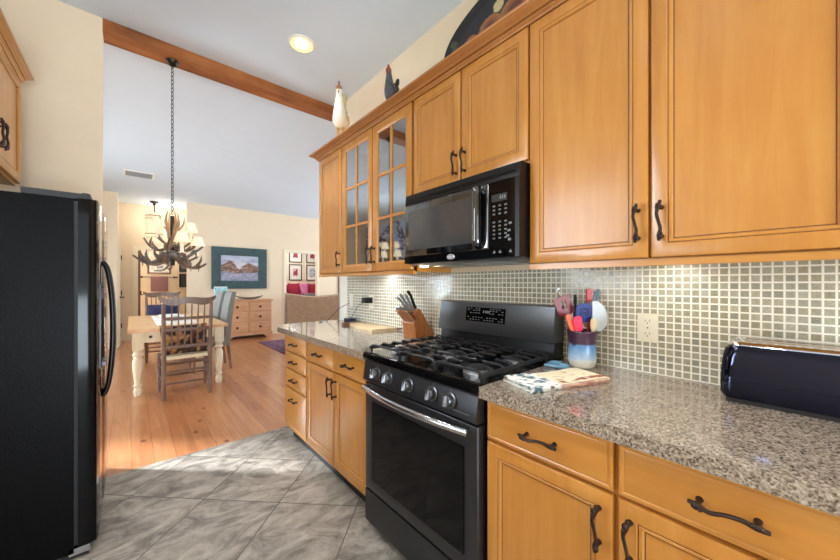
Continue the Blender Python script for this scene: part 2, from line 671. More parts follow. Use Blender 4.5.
def build_mosaic():
    t = NT('glass_mosaic')
    tc = t.n('ShaderNodeTexCoord')
    sp = t.n('ShaderNodeSeparateXYZ')
    t.l(tc.outputs['Object'], sp.inputs[0])
    P = 0.0262
    ys = t.math('DIVIDE', t.math('ADD', sp.outputs[1], 300 * P), P)
    zs = t.math('DIVIDE', t.math('ADD', sp.outputs[2], 4 * P), P)

    def edge(v):
        f = t.math('FRACT', v)
        return t.math('MINIMUM', f, t.math('SUBTRACT', 1.0, f))
    e = t.math('MINIMUM', edge(ys), edge(zs))
    gr = t.math('LESS_THAN', e, 0.095)
    cv = t.n('ShaderNodeCombineXYZ')
    t.l(t.math('FLOOR', ys), cv.inputs[0])
    t.l(t.math('FLOOR', zs), cv.inputs[1])
    wn = t.n('ShaderNodeTexWhiteNoise', noise_dimensions='3D')
    t.l(cv.outputs[0], wn.inputs['Vector'])
    c = t.ramp(wn.outputs['Value'], [(0.0, rgb(140, 138, 122)), (0.3, rgb(160, 156, 136)), (0.55, rgb(172, 166, 142)), (0.8, rgb(150, 142, 116)), (1.0, rgb(178, 176, 160))])
    n = t.noise(tc.outputs['Object'], 160, 3)
    c = t.mix(0.3, c, t.ramp(n, [(0.35, (0.3, 0.3, 0.3, 1)), (0.65, (0.75, 0.75, 0.75, 1))]), 'OVERLAY')
    # each glass tile is clearer toward its middle, paler at its cut rim
    c = t.mix(t.ramp(e, [(0.10, (0.3, 0.3, 0.3, 1)), (0.2, (0, 0, 0, 1))]), c, rgb(204, 200, 182))
    t.base(t.mix(gr, c, rgb(236, 232, 218)))
    t.l(t.math('ADD', 0.14, t.math('MULTIPLY', gr, 0.5)), t.p.inputs['Roughness'])
    t.bump(t.math('SUBTRACT', 1.0, gr), 0.3, 0.002)
    return t.m


def build_granite():
    t = NT('granite_brown')
    v = t.coord()
    a = t.noise(v, 130, 5, 0.7, 0.3)
    b = t.noise(v, 45, 3, 0.6)
    vo = t.n('ShaderNodeTexVoronoi')
    vo.inputs['Scale'].default_value = 230
    t.l(v, vo.inputs['Vector'])
    cell = t.n('ShaderNodeSeparateColor')
    t.l(vo.outputs['Color'], cell.inputs[0])
    f = t.math('ADD', t.math('MULTIPLY', a, 0.55), t.math('ADD', t.math('MULTIPLY', b, 0.2), t.math('MULTIPLY', cell.outputs[0], 0.25)))
    c = t.ramp(f, [(0.32, rgb(50, 42, 36)), (0.41, rgb(106, 93, 80)), (0.50, rgb(144, 129, 113)), (0.60, rgb(170, 156, 139)), (0.72, rgb(196, 184, 168))])
    t.base(c)
    t.set(Roughness=0.12)
    t.p.inputs['Coat Weight'].default_value = 0.5
    t.p.inputs['Coat Roughness'].default_value = 0.05
    return t.m


def build_fridge_black():
    t = NT('pebbled_black')
    v = t.coord()
    n = t.noise(v, 170, 3, 0.6)
    b = t.noise(v, 5, 3, 0.6)
    t.base(t.ramp(n, [(0.35, rgb(3, 3, 4)), (0.7, rgb(9, 9, 10))]))
    t.l(t.math('ADD', 0.30, t.math('MULTIPLY', b, 0.15)), t.p.inputs['Roughness'])
    t.p.inputs['Specular IOR Level'].default_value = 0.09
    t.bump(n, 0.3, 0.002)
    return t.m


def build_pane(name, tint, refl=0.5):
    t = NT(name)
    v = t.noise(t.coord(), 4.0, 2)
    tr = t.n('ShaderNodeBsdfTransparent')
    t.l(t.ramp(v, [(0.3, tint), (0.7, tuple(min(1, c * 1.05) for c in tint[:3]) + (1,))]), tr.inputs[0])
    gl = t.n('ShaderNodeBsdfGlossy')
    gl.inputs['Roughness'].default_value = 0.03
    gl.inputs['Color'].default_value = (0.95, 0.97, 1.0, 1)
    lw = t.n('ShaderNodeLayerWeight')
    lw.inputs['Blend'].default_value = 0.5
    fr = t.math('POWER', lw.outputs['Facing'], 4.0)
    mx = t.n('ShaderNodeMixShader')
    t.l(t.math('ADD', refl, t.math('MULTIPLY', fr, 1.0 - refl)), mx.inputs[0])
    t.l(tr.outputs[0], mx.inputs[1])
    t.l(gl.outputs[0], mx.inputs[2])
    t.l(mx.outputs[0], t.out.inputs['Surface'])
    return t.m


TILE = build_floor_tile()
PLANK = build_floor_wood()
MOSAIC = build_mosaic()
GRANITE = build_granite()
FRIDGEB = build_fridge_black()
PANE = build_pane('cabinet_glass', (0.62, 0.68, 0.74, 1), 0.38)
CLEAR = build_pane('clear_glass', (0.93, 0.96, 0.97, 1), 0.08)
WINGLASS = build_pane('window_glass', (0.97, 0.98, 0.98, 1), 0.04)
SUEDE = plain('suede_tan', rgb(182, 158, 136), 0.9, var=0.10, nscale=14)
GREYFAB = plain('grey_linen', rgb(134, 134, 130), 0.9, var=0.06, nscale=80, bump=0.1)
RUSH = plain('rush_seat', rgb(220, 206, 176), 0.8, var=0.12, nscale=60, bump=0.2)
ANTLER = wood('antler', rgb(70, 54, 42), rgb(116, 92, 72), rgb(180, 154, 126), 'z', 3.0, 0.5, 0.1, 0.3)
ANTLERG = wood('antler_grey', rgb(58, 52, 50), rgb(104, 94, 88), rgb(176, 162, 150), 'x', 3.0, 0.45, 0.1, 0.3)
SHADE = emit('lampshade_cream', (1.0, 0.82, 0.55, 1), 0.28, rgb(244, 226, 186))
SLEEVE = emit('candle_sleeve', (1.0, 0.86, 0.62, 1), 0.12, rgb(244, 232, 204))
CANGLOW = emit('can_glow', (1.0, 0.90, 0.70, 1), 9.0)
BULB = emit('hob_bulb', (1.0, 0.80, 0.45, 1), 14.0)
DIGIT = emit('display_digits', (0.75, 0.85, 0.9, 1), 0.12, rgb(60, 66, 70))
LEGEND = plain('grey_legend', rgb(124, 126, 128), 0.5)
LEGENDD = plain('dim_legend', rgb(96, 98, 100), 0.5)
PAINT = painted('painted_colours', 0.55)
PAINTG = painted('painted_lacquer', 0.35, 0.3)
PAINTF = painted('printed_cloth', 0.9, 0.0, 0.1)

# ================================================================== the setting
XW = 1.595      # kitchen wall
XU = 1.262      # face of the wall cabinets
XB = 0.957      # face of the base cabinets
XC = 0.927      # front edge of the worktop
CZ = 3.08       # ceiling
YB = 3.10       # beam and partition
YF = 8.85       # far wall

struct('floor', MB().box(-1.02, XW, -2.6, 3.012, -0.05, 0), TILE)
struct('floor.001', MB().box(-3.1, 6.6, 3.012, 12.0, -0.05, 0), PLANK)
struct('ceiling', MB().box(-3.2, 6.7, -2.7, 8.86, CZ, CZ + 0.1), CEIL)
struct('ceiling.001', MB().box(-1.0, 1.9, 8.86, 12.1, CZ, CZ + 0.1), CEIL)
struct('ceiling.002', MB().box(1.9, 6.0, 8.86, 11.4, 2.75, 2.85), CEIL)

struct('wall_right', MB().box(XW, XW + 0.12, -2.6, 3.04, 0, CZ), WALL)
struct('backsplash', MB().box(XW - 0.009, XW - 0.0005, -1.05, 2.885, 0.915, 1.352), MOSAIC)
struct('wall_partition', MB().box(-1.12, -0.145, YB, YB + 0.07, 0, CZ), WALL)

# wall behind the camera; its wide opening is added to let in fill light
mb = MB()
mb.box(-1.12, -0.85, -2.72, -2.6, 0, CZ).box(1.35, XW + 0.12, -2.72, -2.6, 0, CZ).box(-0.85, 1.35, -2.72, -2.6, 2.35, CZ)
struct('wall_back', mb, WALL)


def wall_with_holes(axis, a0, a1, u0, u1, z0, z1, holes):
    """slab split around rectangular openings (u0,u1,z0,z1)"""
    mb = MB()

    def bx(p0, p1, q0, q1):
        if p1 - p0 < 1e-4 or q1 - q0 < 1e-4:
            return
        if axis == 'x':
            mb.box(a0, a1, p0, p1, q0, q1)
        else:
            mb.box(p0, p1, a0, a1, q0, q1)
    u = u0
    for h0, h1, hz0, hz1 in sorted(holes):
        bx(u, h0, z0, z1)
        bx(h0, h1, z0, hz0)
        bx(h0, h1, hz1, z1)
        u = h1
    bx(u, u1, z0, z1)
    return mb


WIN = [(4.95, 6.55, 0.7, 2.4)]
struct('wall_left', wall_with_holes('x', -1.12, -1.0, -2.6, YB, 0, CZ, [(1.05, 2.05, 1.15, 2.3)]), WALL)
mb = MB()
mb.ringpanel((-1.12, 1.05, 1.15), (0, 1, 0), (0, 0, 1), (1, 0, 0), 1.0, 1.15, [(0, 0), (0, 0.12), (0.05, 0.12), (0.05, 0)], fill=False)
mb.box(-1.08, -1.05, 1.1, 2.0, 1.71, 1.74)
_w = struct('window_2', mb, WHITE)  # unseen window added here to light the base cabinets
obj('pane', MB().box(-1.068, -1.062, 1.1, 2.0, 1.2, 2.25), WINGLASS, _w)['kind'] = 'structure'
struct('wall_dining', wall_with_holes('x', -3.15, -3.0, YB + 0.07, YF, 0, CZ, WIN), WALL)
struct('wall_dining_end', MB().box(-3.15, -1.12, YB, YB + 0.07, 0, CZ), WALL)
struct('wall_far', wall_with_holes('y', YF, YF + 0.12, -3.15, 6.6, 0, CZ, [(-0.2, 0.93, 0, CZ - 0.0), (3.07, 3.92, 0, 2.10)]), WALL)
struct('wall_living', wall_with_holes('x', 6.5, 6.62, 3.04, YF, 0, CZ, [(4.4, 7.8, 0.6, 2.4)]), WALL)  # unseen side opening added to let in ambient light
struct('wall_living_back', MB().box(XW + 0.12, 6.62, 2.92, 3.04, 0, CZ), WALL)
# hall beyond the far wall, then the powder room
struct('wall_hall_left', MB().box(-0.32, -0.2, YF + 0.12, 9.9, 0, CZ), WALLP)
struct('wall_hall_right', MB().box(1.7, 1.82, YF + 0.12, 12.0, 0, CZ), WALLP)
struct('wall_hall_back', wall_with_holes('y', 9.9, 10.0, -0.32, 1.7, 0, CZ, [(0.12, 1.12, 0, 2.05)]), WALL)
struct('wall_powder', MB().box(-0.9, 1.82, 11.8, 11.9, 0, CZ).box(-0.9, -0.8, 10.0, 11.8, 0, CZ), WALL)
# sitting room beyond the right opening
mb = MB().box(1.9, 5.6, 10.9, 11.0, 0, 2.75).box(1.9, 2.0, YF + 0.12, 10.9, 0, 2.75).box(5.5, 5.6, YF + 0.12, 10.9, 0, 2.75)
struct('wall_sitting', mb, WALLP)

struct('trim_1', MB().box(-0.145, XW, YB, YB + 0.15, 2.995, CZ + 0.02), BEAMW, bev=0.006)['label'] = 'dark stained pine ceiling beam'


def casing(name, x0, x1, z1, y, w=0.09, d=0.02):
    mb = MB()
    mb.prism([(x0 - w, 0.0), (x0, 0.0), (x0, z1), (x1, z1), (x1, 0.0), (x1 + w, 0.0), (x1 + w, z1 + w), (x0 - w, z1 + w)], 'y', y - d, y, 0)
    return struct(name, mb, CREAMT, bev=0.004)


casing('trim_2', 0.12, 1.12, 2.05, 9.9)
casing('trim_3', 3.07, 3.92, 2.10, YF, 0.07)
struct('baseboard_far', MB().box(1.02, 2.98, YF - 0.016, YF, 0, 0.13).box(4.0, 6.4, YF - 0.016, YF, 0, 0.13), CREAMT, bev=0.004)
struct('baseboard_hall', MB().box(-0.2, -0.184, YF + 0.12, 9.9, 0, 0.12).box(-0.18, 0.03, 9.884, 9.9, 0, 0.12), CREAMT)
struct('trim_4', MB().box(XW - 0.010, XW - 0.0005, 2.888, 3.05, 0.915, 1.352).box(XW - 0.010, XW + 0.125, 3.0405, 3.052, 0.915, CZ), WHITE)

# windows of the dining room (frames, panes) and of the kitchen end
for i, (a, b, c, d) in enumerate(WIN):
    mb = MB()
    mb.ringpanel((-3.15, a, c), (0, 1, 0), (0, 0, 1), (1, 0, 0), b - a, d - c, [(0, 0), (0, 0.15), (0.06, 0.15), (0.06, 0)], fill=False)
    mb.box(-3.1, -3.06, (a + b) / 2 - 0.02, (a + b) / 2 + 0.02, c + 0.05, d - 0.05)
    mb.box(-3.1, -3.06, a + 0.05, b - 0.05, (c + d) / 2 - 0.02, (c + d) / 2 + 0.02)
    wn = struct('window_%d' % (i + 1), mb, WHITE)
    obj('pane', MB().box(-3.084, -3.078, a + 0.05, b - 0.05, c + 0.05, d - 0.05), WINGLASS, wn)['kind'] = 'structure'

# hall door on the left wall: edge on from the kitchen, with lever and hinges
dr = struct('door_1', MB().ringpanel((-0.199, 9.0, 0.01), (0, 1, 0), (0, 0, 1), (1, 0, 0), 0.8, 2.03,
            [(0, 0), (0, 0.03), (0.12, 0.03), (0.135, 0.018)]), CREAMT)
mb = MB().lathe([(0.026, 0), (0.026, 0.01), (0.012, 0.012), (0.012, 0.055)], (-0.169, 9.07, 1.0), 12, axis=(1, 0, 0))
mb.tube([(-0.118, 9.07, 1.0), (-0.112, 9.10, 1.0), (-0.115, 9.18, 0.985)], [0.012, 0.012, 0.008], 8, smooth=4)
obj('lever_handle', mb, BRONZE, dr)
for z in (0.3, 1.02, 1.8):
    obj('hinge', MB().lathe([(0.012, 0), (0.012, 0.1)], (-0.162, 9.81, z), 8), BRONZE, dr)
# powder-room door standing open, seen by its brown edge
d2 = struct('door_2', MB().box(0.125, 0.165, 10.02, 10.85, 0.01, 2.04), DOORW)
obj('lever_handle', MB().tube([(0.165, 10.78, 1.0), (0.22, 10.78, 1.0), (0.225, 10.66, 1.0)], 0.011, 8), BRONZE, d2)
for z in (0.3, 1.02, 1.78):
    obj('hinge', MB().lathe([(0.011, 0), (0.011, 0.09)], (0.173, 10.015, z), 8), BRONZE, d2)
# louvred brown door at the right of the far wall
d3 = struct('door_3', MB().ringpanel((4.56, YF - 0.002, 0.01), (1, 0, 0), (0, 0, 1), (0, -1, 0), 0.8, 2.05,
            [(0, 0), (0, 0.035), (0.1, 0.035), (0.11, 0.015)]), DOORW)
mb = MB()
for k in range(26):
    mb.box(4.67, 5.25, YF - 0.034, YF - 0.016, 0.14 + k * 0.072, 0.14 + k * 0.072 + 0.05)
obj('louvre_panel', mb, DOORW, d3)

# ================================================================== kitchen run
FR = [(0, 0.019), (0, 0.004), (0.003, 0.001), (0.006, 0)]


def front(mb, Y0, Y1, Z0, Z1, X, t=0.02, stile=0.058, raised=True):
    """cabinet front facing -X, face at X: eased edge, mitred frame, glazed bead, flat panel"""
    w_, h_ = Y1 - Y0, Z1 - Z0
    s = stile
    r = [(0, -t), (0, -0.005), (0.0015, -0.0015), (0.005, 0)]
    if raised:
        r += [(s - 0.016, 0), (s - 0.013, -0.003), (s - 0.010, -0.0005), (s - 0.004, -0.002), (s, -0.0085), (s + 0.003, -0.0085)]
    else:
        r += [(0.010, 0), (0.014, -0.002), (0.019, 0)]
    mb.ringpanel((X, Y1, Z0), (0, -1, 0), (0, 0, 1), (-1, 0, 0), w_, h_, r)
    return mb


def glaze(Y0, Y1, Z0, Z1, X, s=0.058):
    """thin dark glaze lines lying in the groove of a door"""
    mb = MB()
    w_, h_ = Y1 - Y0, Z1 - Z0
    for i0, i1, hh in ((s - 0.0145, s - 0.0115, -0.0022), (s - 0.0005, s + 0.0022, -0.0078)):
        mb.ringpanel((X, Y1, Z0), (0, -1, 0), (0, 0, 1), (-1, 0, 0), w_, h_,
                     [(i0, hh - 0.0012), (i0, hh), (i1, hh), (i1, hh - 0.0012)], fill=False)
    return mb


def pull_mesh(L=0.112):
    """twig-like iron pull along z, standing off towards -x"""
    mb = MB()
    a = L / 2
    mb.tube([(-0.026, 0.001, -a - 0.006), (-0.030, 0.001, -a + 0.012), (-0.033, -0.004, -a * 0.45), (-0.030, 0.002, 0.0),
             (-0.033, 0.006, a * 0.45), (-0.030, 0.001, a - 0.012), (-0.026, -0.002, a + 0.008)],
            [0.0042, 0.0058, 0.0048, 0.0046, 0.0048, 0.006, 0.0044], 8, smooth=5)
    for s_ in (-1, 1):
        mb.lathe([(0.0075, 0), (0.0065, 0.006), (0.005, 0.012), (0.0052, 0.031)], (0, 0, s_ * (a - 0.010)), 10, axis=(-1, 0, 0))
        mb.ball((-0.031, 0.003 * s_, s_ * (a - 0.008)), 0.0082, 0.8, 0.9, 1.1, 8, 6)
        mb.ball((-0.034, 0.006 * s_, s_ * (a - 0.016)), 0.0045, 1, 1, 1, 8, 6)
    return mb


PULL = None


def pull(parent, X, Y, Z, horizontal=False, root=None):
    """a pull on a door or drawer front"""
    global PULL
    base = Vector((0, 0, 0))
    q = parent
    while q is not None:
        base += q.location
        q = q.parent
    loc = Vector((X, Y, Z)) - base
    rot = (PI / 2, 0, 0) if horizontal else (0, 0, 0)
    if PULL is None:
        PULL = obj('pull_handle', pull_mesh(), BRONZE, parent, loc)
        PULL.rotation_euler = rot
        return PULL
    return relink('pull_handle', PULL, parent, loc, rot)


G = 0.0035


def wall_unit(label, Y0, Y1, doors, Z0=1.352, Z1=2.376, hz=1.475, rail=True, hinge_side=None):
    """doors: list of (y0, y1, handle_y or None)"""
    t = thing('wall_cabinet', label, 'cabinet', (XU + 0.16, (Y0 + Y1) / 2, Z0), group='honey maple wall cabinets')
    obj('carcass', MB().box(XU + 0.0205, XW - 0.001, Y0 + 0.0006, Y1 - 0.0006, Z0, Z1), MAPLE, t, world=True)
    for y0, y1, hy in doors:
        d = obj('door', front(MB(), y0, y1, Z0 + 0.012, Z1 - 0.008, XU), MAPLE, t, world=True, smooth=25)
        obj('glaze_line', glaze(y0, y1, Z0 + 0.012, Z1 - 0.008, XU), GLAZE, d, world=True)
        if hy is not None:
            pull(d, XU, hy, hz)
    if rail:
        obj('light_rail', MB().box(XU + 0.004, XU + 0.03, Y0, Y1, Z0 - 0.014, Z0 + 0.006), MAPLE_H, t, world=True, bev=0.003)
    return t


wall_unit('large honey maple wall cabinet with two tall doors, over the toaster and utensil crock', -0.125, 0.745,
          [(0.314 + G, 0.745 - G, 0.314 + 0.032), (-0.125 + G, 0.314 - G, 0.314 - 0.032)])
wall_unit('short honey maple wall cabinet with two doors directly above the black microwave', 0.745, 1.51,
          [(1.127 + G, 1.51 - 0.008, 1.127 + 0.03), (0.745 + G, 1.127 - G, 1.127 - 0.03)], Z0=1.795, hz=1.893, rail=False)
wall_unit('narrow honey maple wall cabinet with one solid door at the dining room end', 2.39, 2.82,
          [(2.39 + G, 2.82 - 0.012, 2.39 + 0.032)])

# ---- glazed unit: hollow, with shelves and dishes to be seen
gy0, gy1, gz0, gz1 = 1.51, 2.39, 1.352, 2.376
t = thing('glazed_cabinet', 'honey maple wall cabinet with two glazed six-pane doors left of the microwave', 'cabinet', (XU + 0.16, (gy0 + gy1) / 2, gz0))
mb = MB()
x0, x1 = XU + 0.0205, XW - 0.001
mb.box(x0, x1, gy0 + 0.0006, gy0 + 0.018, gz0, gz1).box(x0, x1, gy1 - 0.018, gy1 - 0.0006, gz0, gz1)
mb.box(x0, x1, gy0 + 0.018, gy1 - 0.018, gz0, gz0 + 0.018).box(x0, x1, gy0 + 0.018, gy1 - 0.018, gz1 - 0.018, gz1)
mb.box(x1 - 0.008, x1, gy0 + 0.018, gy1 - 0.018, gz0 + 0.018, gz1 - 0.018)
obj('carcass', mb, MAPLE, t, world=True)
mb = MB().box(XU + 0.0205, XU + 0.038, gy0 + 0.0006, gy0 + 0.035, gz0, gz1).box(XU + 0.0205, XU + 0.038, 1.945 - 0.02, 1.945 + 0.02, gz0 + 0.001, gz1)
obj('face_frame', mb, MAPLE, t, world=True)
SHZ = [gz0 + 0.018, 1.705, 2.045]
for z in SHZ[1:]:
    obj('shelf', MB().box(XU + 0.05, XW - 0.012, gy0 + 0.02, gy1 - 0.02, z - 0.018, z), MAPLE, t, world=True)
obj('light_rail', MB().box(XU + 0.004, XU + 0.03, gy0, gy1, gz0 - 0.014, gz0 + 0.006), MAPLE_H, t, world=True, bev=0.003)
for y0, y1, hy in ((1.945 + G, 2.39 - G, 1.945 + 0.03), (1.51 + 0.010, 1.945 - G, 1.945 - 0.03)):
    z0, z1 = gz0 + 0.012, gz1 - 0.008
    s = 0.062
    mb = MB().ringpanel((XU, y1, z0), (0, -1, 0), (0, 0, 1), (-1, 0, 0), y1 - y0, z1 - z0,
                        [(0, -0.02), (0, -0.005), (0.0015, -0.0015), (0.005, 0), (s - 0.012, 0), (s - 0.006, -0.003), (s, -0.006), (s, -0.02)], fill=False)
    d = obj('door', mb, MAPLE, t, world=True, smooth=25)
    yc = (y0 + y1) / 2
    hh = (z1 - z0 - 2 * s) / 3
    mb = MB().box(XU + 0.003, XU + 0.017, yc - 0.009, yc + 0.009, z0 + s, z1 - s)
    for k in (1, 2):
        mb.box(XU + 0.0031, XU + 0.0169, y0 + s, y1 - s, z0 + s + hh * k - 0.009, z0 + s + hh * k + 0.009)
    obj('muntin', mb, MAPLE_H, d, world=True, bev=0.002)
    obj('pane', MB().box(XU + 0.009, XU + 0.0125, y0 + s - 0.003, y1 - s + 0.003, z0 + s - 0.003, z1 - s + 0.003), PANE, d, world=True)
    pull(d, XU, hy, 1.475)

# ---- crown moulding over all wall cabinets
prof = [(0.0, 2.370), (0.004, 2.371), (0.006, 2.378), (0.012, 2.381), (0.016, 2.384), (0.017, 2.388), (0.011, 2.390), (0.011, 2.393), (0.023, 2.394), (0.034, 2.403), (0.048, 2.408),
        (0.052, 2.411), (0.056, 2.413), (0.062, 2.414), (0.064, 2.418), (0.064, 2.425), (0.060, 2.428), (-0.05, 2.428), (-0.05, 2.378), (0.0, 2.377)]
rings = []
XX = XU + 0.001
rings.append([(XW - 0.002, 2.82 + o, z) for o, z in prof])
rings.append([(XX - o, 2.82 + o, z) for o, z in prof])
rings.append([(XX - o, -0.125, z) for o, z in prof])
mb = MB()
mb.loft(rings)
o = obj('crown_moulding', mb, CROWN, loc=(XU, 1.3, 2.376), world=True, smooth=30)
tag(o, 'reddish brown crown moulding along the top of the kitchen wall cabinets', 'crown moulding')

# ---- base units
def base_unit(label, Y0, Y1, cols, stack=False, toe=0.1):
    t = thing('base_cabinet', label, 'cabinet', (XB + 0.3, (Y0 + Y1) / 2, 0), group='honey maple base cabinets')
    mb = MB().box(XB + 0.0205, XW - 0.001, Y0 + 0.0006, Y1 - 0.0006, toe, 0.872)
    obj('carcass', mb, MAPLE, t, world=True)
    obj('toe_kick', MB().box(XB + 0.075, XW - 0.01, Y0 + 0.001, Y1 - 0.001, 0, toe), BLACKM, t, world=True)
    for y0, y1, hy in cols:
        if stack:
            zs = [(0.135, 0.443), (0.452, 0.592), (0.601, 0.728), (0.737, 0.866)]
            for a, b in zs:
                d = obj('drawer', front(MB(), y0, y1, a, b, XB, raised=False), MAPLE_H, t, world=True, smooth=25)
                pull(d, XB, (y0 + y1) / 2, (a + b) / 2 if b - a < 0.2 else b - 0.075, True)
        else:
            d = obj('drawer', front(MB(), y0, y1, 0.728, 0.866, XB, raised=False), MAPLE_H, t, world=True, smooth=25)
            pull(d, XB, (y0 + y1) / 2, 0.797, True)
            d = obj('door', front(MB(), y0, y1, 0.135, 0.718, XB), MAPLE, t, world=True, smooth=25)
            obj('glaze_line', glaze(y0, y1, 0.135, 0.718, XB), GLAZE, d, world=True)
            pull(d, XB, hy, 0.625)
    return t


base_unit('honey maple base cabinet with two doors and two drawers below the toaster end', -0.125, 0.742,
          [(0.314 + 0.006, 0.742 - 0.012, 0.314 + 0.04), (-0.125 + 0.012, 0.314 - 0.006, 0.314 - 0.034)])
base_unit('honey maple base cabinet with two doors and two drawers between range and drawer stack', 1.508, 2.35,
          [(1.508 + 0.012, 1.915 - 0.004, 1.915 - 0.034), (1.915 + 0.004, 2.35 - 0.006, 1.915 + 0.034)])
base_unit('honey maple four-drawer base cabinet at the dining room end of the worktop', 2.35, 2.80, [(2.35 + 0.006, 2.80 - 0.012, None)], stack=True)

# ---- worktops
def worktop(name, label, pts):
    mb = MB().prism(pts, 'z', 0.874, 0.914)
    o = obj(name, mb, GRANITE, loc=(1.26, sum(p[1] for p in pts) / len(pts), 0.874), world=True, bev=0.011, seg=4, smooth=50)
    return tag(o, label, 'worktop')


worktop('granite_worktop', 'speckled brown granite worktop right of the range, under the toaster', [(XC, -0.14), (XW - 0.002, -0.14), (XW - 0.002, 0.742), (XC, 0.742)])
R = 0.19
arc = [(XC + R - R * math.cos(a), 3.05 - R + R * math.sin(a)) for a in [PI / 2 * k / 8 for k in range(9)]]
worktop('granite_worktop', 'speckled brown granite worktop left of the range, under the knife block',
        [(XC, 1.508)] + arc + [(XW - 0.011, 3.05), (XW - 0.011, 1.508)])

# ================================================================== range
RY0, RY1 = 0.747, 1.503
RYC = (RY0 + RY1) / 2
rg = thing('gas_range', 'freestanding black stainless gas range with five knobs between the base cabinets', 'range', (1.25, RYC, 0))
obj('body', MB().box(0.965, 1.585, RY0, RY1, 0.03, 0.895), BLACKS, rg, world=True)
for a in (RY0 + 0.05, RY1 - 0.05):
    for x in (1.0, 1.52):
        obj('foot', MB().lathe([(0.018, 0), (0.02, 0.008), (0.012, 0.01), (0.012, 0.04)], (x, a, 0), 10), BLACKM, rg, world=True)
# storage drawer
obj('storage_drawer', MB().box(0.93, 0.966, RY0 + 0.004, RY1 - 0.004, 0.045, 0.205), STEELD, rg, world=True, bev=0.005)
# oven door
mb = MB().ringpanel((0.965, RY1 - 0.003, 0.213), (0, -1, 0), (0, 0, 1), (-1, 0, 0), RY1 - RY0 - 0.006, 0.552,
                    [(0, 0), (0, 0.030), (0.003, 0.034), (0.006, 0.035), (0.06, 0.035), (0.062, 0.032)])
od = obj('oven_door', mb, STEELD, rg, world=True)
mb = MB().box(0.9285, 0.9335, RY0 + 0.068, RY1 - 0.068, 0.272, 0.672)
obj('oven_window', mb, BLACK, od, world=True, bev=0.002)
mb = MB()
hp = []
for k in range(13):
    s = k / 12 * 2 - 1
    hp.append((0.872 + 0.034 * s * s, RYC + s * 0.350, 0.745))
mb.tube(hp, 0.0145, 12, flat=1.0)
for s in (-1, 1):
    mb.tube([(0.93, RYC + s * 0.335, 0.745), (0.905, RYC + s * 0.335, 0.745)], 0.012, 10)
obj('oven_handle', mb, STEEL, od, world=True)
# sloped control panel
cp = [(0.965, 0.775), (0.921, 0.777), (0.917, 0.781), (0.930, 0.872), (0.936, 0.879), (0.965, 0.882)]
obj('control_panel', MB().prism(cp, 'y', RY0 + 0.001, RY1 - 0.001), STEELD, rg, world=True)
mb = MB()
for k in range(9):
    mb.box(0.9187, 0.9205, RY0 + 0.035 + k * 0.009, RY0 + 0.040 + k * 0.009, 0.800, 0.804)
obj('panel_legend', mb, LEGENDD, rg, world=True)
ax = Vector((-0.99, 0, 0.14))
for s in (-0.25, -0.15, 0.0, 0.15, 0.25):
    c = Vector((0.9215, RYC + s, 0.833))
    mb = MB().lathe([(0.030, 0.0), (0.030, 0.004), (0.024, 0.006), (0.0235, 0.026), (0.021, 0.030)], c, 20, axis=ax)
    kb = obj('knob', mb, STEELB, rg, world=True)
    upv = Vector((0.14, 0, 0.99))
    mb = MB()
    gr_ = [(-0.021, -0.0045), (0.021, -0.0045), (0.021, 0.0045), (-0.021, 0.0045)]
    mb.loft([[c + ax * h_ + upv * (a_ * k_) + Vector((0, 1, 0)) * (b_ * k2) for a_, b_ in gr_] for h_, k_, k2 in ((0.028, 1.0, 1.5), (0.040, 1.0, 1.0), (0.046, 0.85, 0.8))])
    obj('knob_grip', mb, STEEL, kb, world=True, bev=0.003)
    obj('knob_mark', MB().box(0.925, 0.9265, RYC + s - 0.003, RYC + s + 0.003, 0.869, 0.872), LEGEND, rg, world=True)
# cooktop
tp = [(0.965, 0.884), (0.926, 0.884), (0.918, 0.892), (0.917, 0.906), (0.924, 0.918), (0.94, 0.922), (0.96, 0.916), (1.45, 0.916), (1.47, 0.925), (1.585, 0.925), (1.585, 0.894), (0.965, 0.894)]
obj('cooktop', MB().prism(tp, 'y', RY0 - 0.001, RY1 + 0.001), BLACK, rg, world=True)
# backguard
bg = [(1.475, 0.925), (1.488, 0.928), (1.50, 1.005), (1.585, 1.005), (1.585, 0.925)]
obj('backguard_base', MB().prism(bg, 'y', RY0 + 0.004, RY1 - 0.004), BLACKS, rg, world=True)
bp = [(1.474, 1.003), (1.476, 0.998), (1.484, 0.998), (1.588, 0.998), (1.588, 1.172), (1.505, 1.172), (1.497, 1.168)]
bgo = obj('backguard', MB().prism(bp, 'y', RY0, RY1), STEELB, rg, world=True, bev=0.003)
sl = Vector((1.497 - 1.474, 0, 1.168 - 1.003)).normalized()
nrm = Vector((-sl.z, 0, sl.x))


def onguard(a, b, y):     # a along the slope up, b out
    return Vector((1.474, y, 1.003)) + sl * a + nrm * b


mb = MB()
ya, yb = 1.015, 1.285
V = [onguard(0.062, 0.0015, yb), onguard(0.062, 0.0015, ya), onguard(0.142, 0.0015, ya), onguard(0.142, 0.0015, yb)]
W_ = [onguard(0.062, -0.004, yb), onguard(0.062, -0.004, ya), onguard(0.142, -0.004, ya), onguard(0.142, -0.004, yb)]
mb.loft([W_, V])
dp = obj('clock_panel', mb, BLACK, bgo, world=True)


def guardmark(y, a, w_, h_):
    q = [onguard(a, 0.0028, y + w_ / 2), onguard(a, 0.0028, y - w_ / 2), onguard(a + h_, 0.0028, y - w_ / 2), onguard(a + h_, 0.0028, y + w_ / 2)]
    p_ = [onguard(a, 0.001, y + w_ / 2), onguard(a, 0.001, y - w_ / 2), onguard(a + h_, 0.001, y - w_ / 2), onguard(a + h_, 0.001, y + w_ / 2)]
    return p_, q


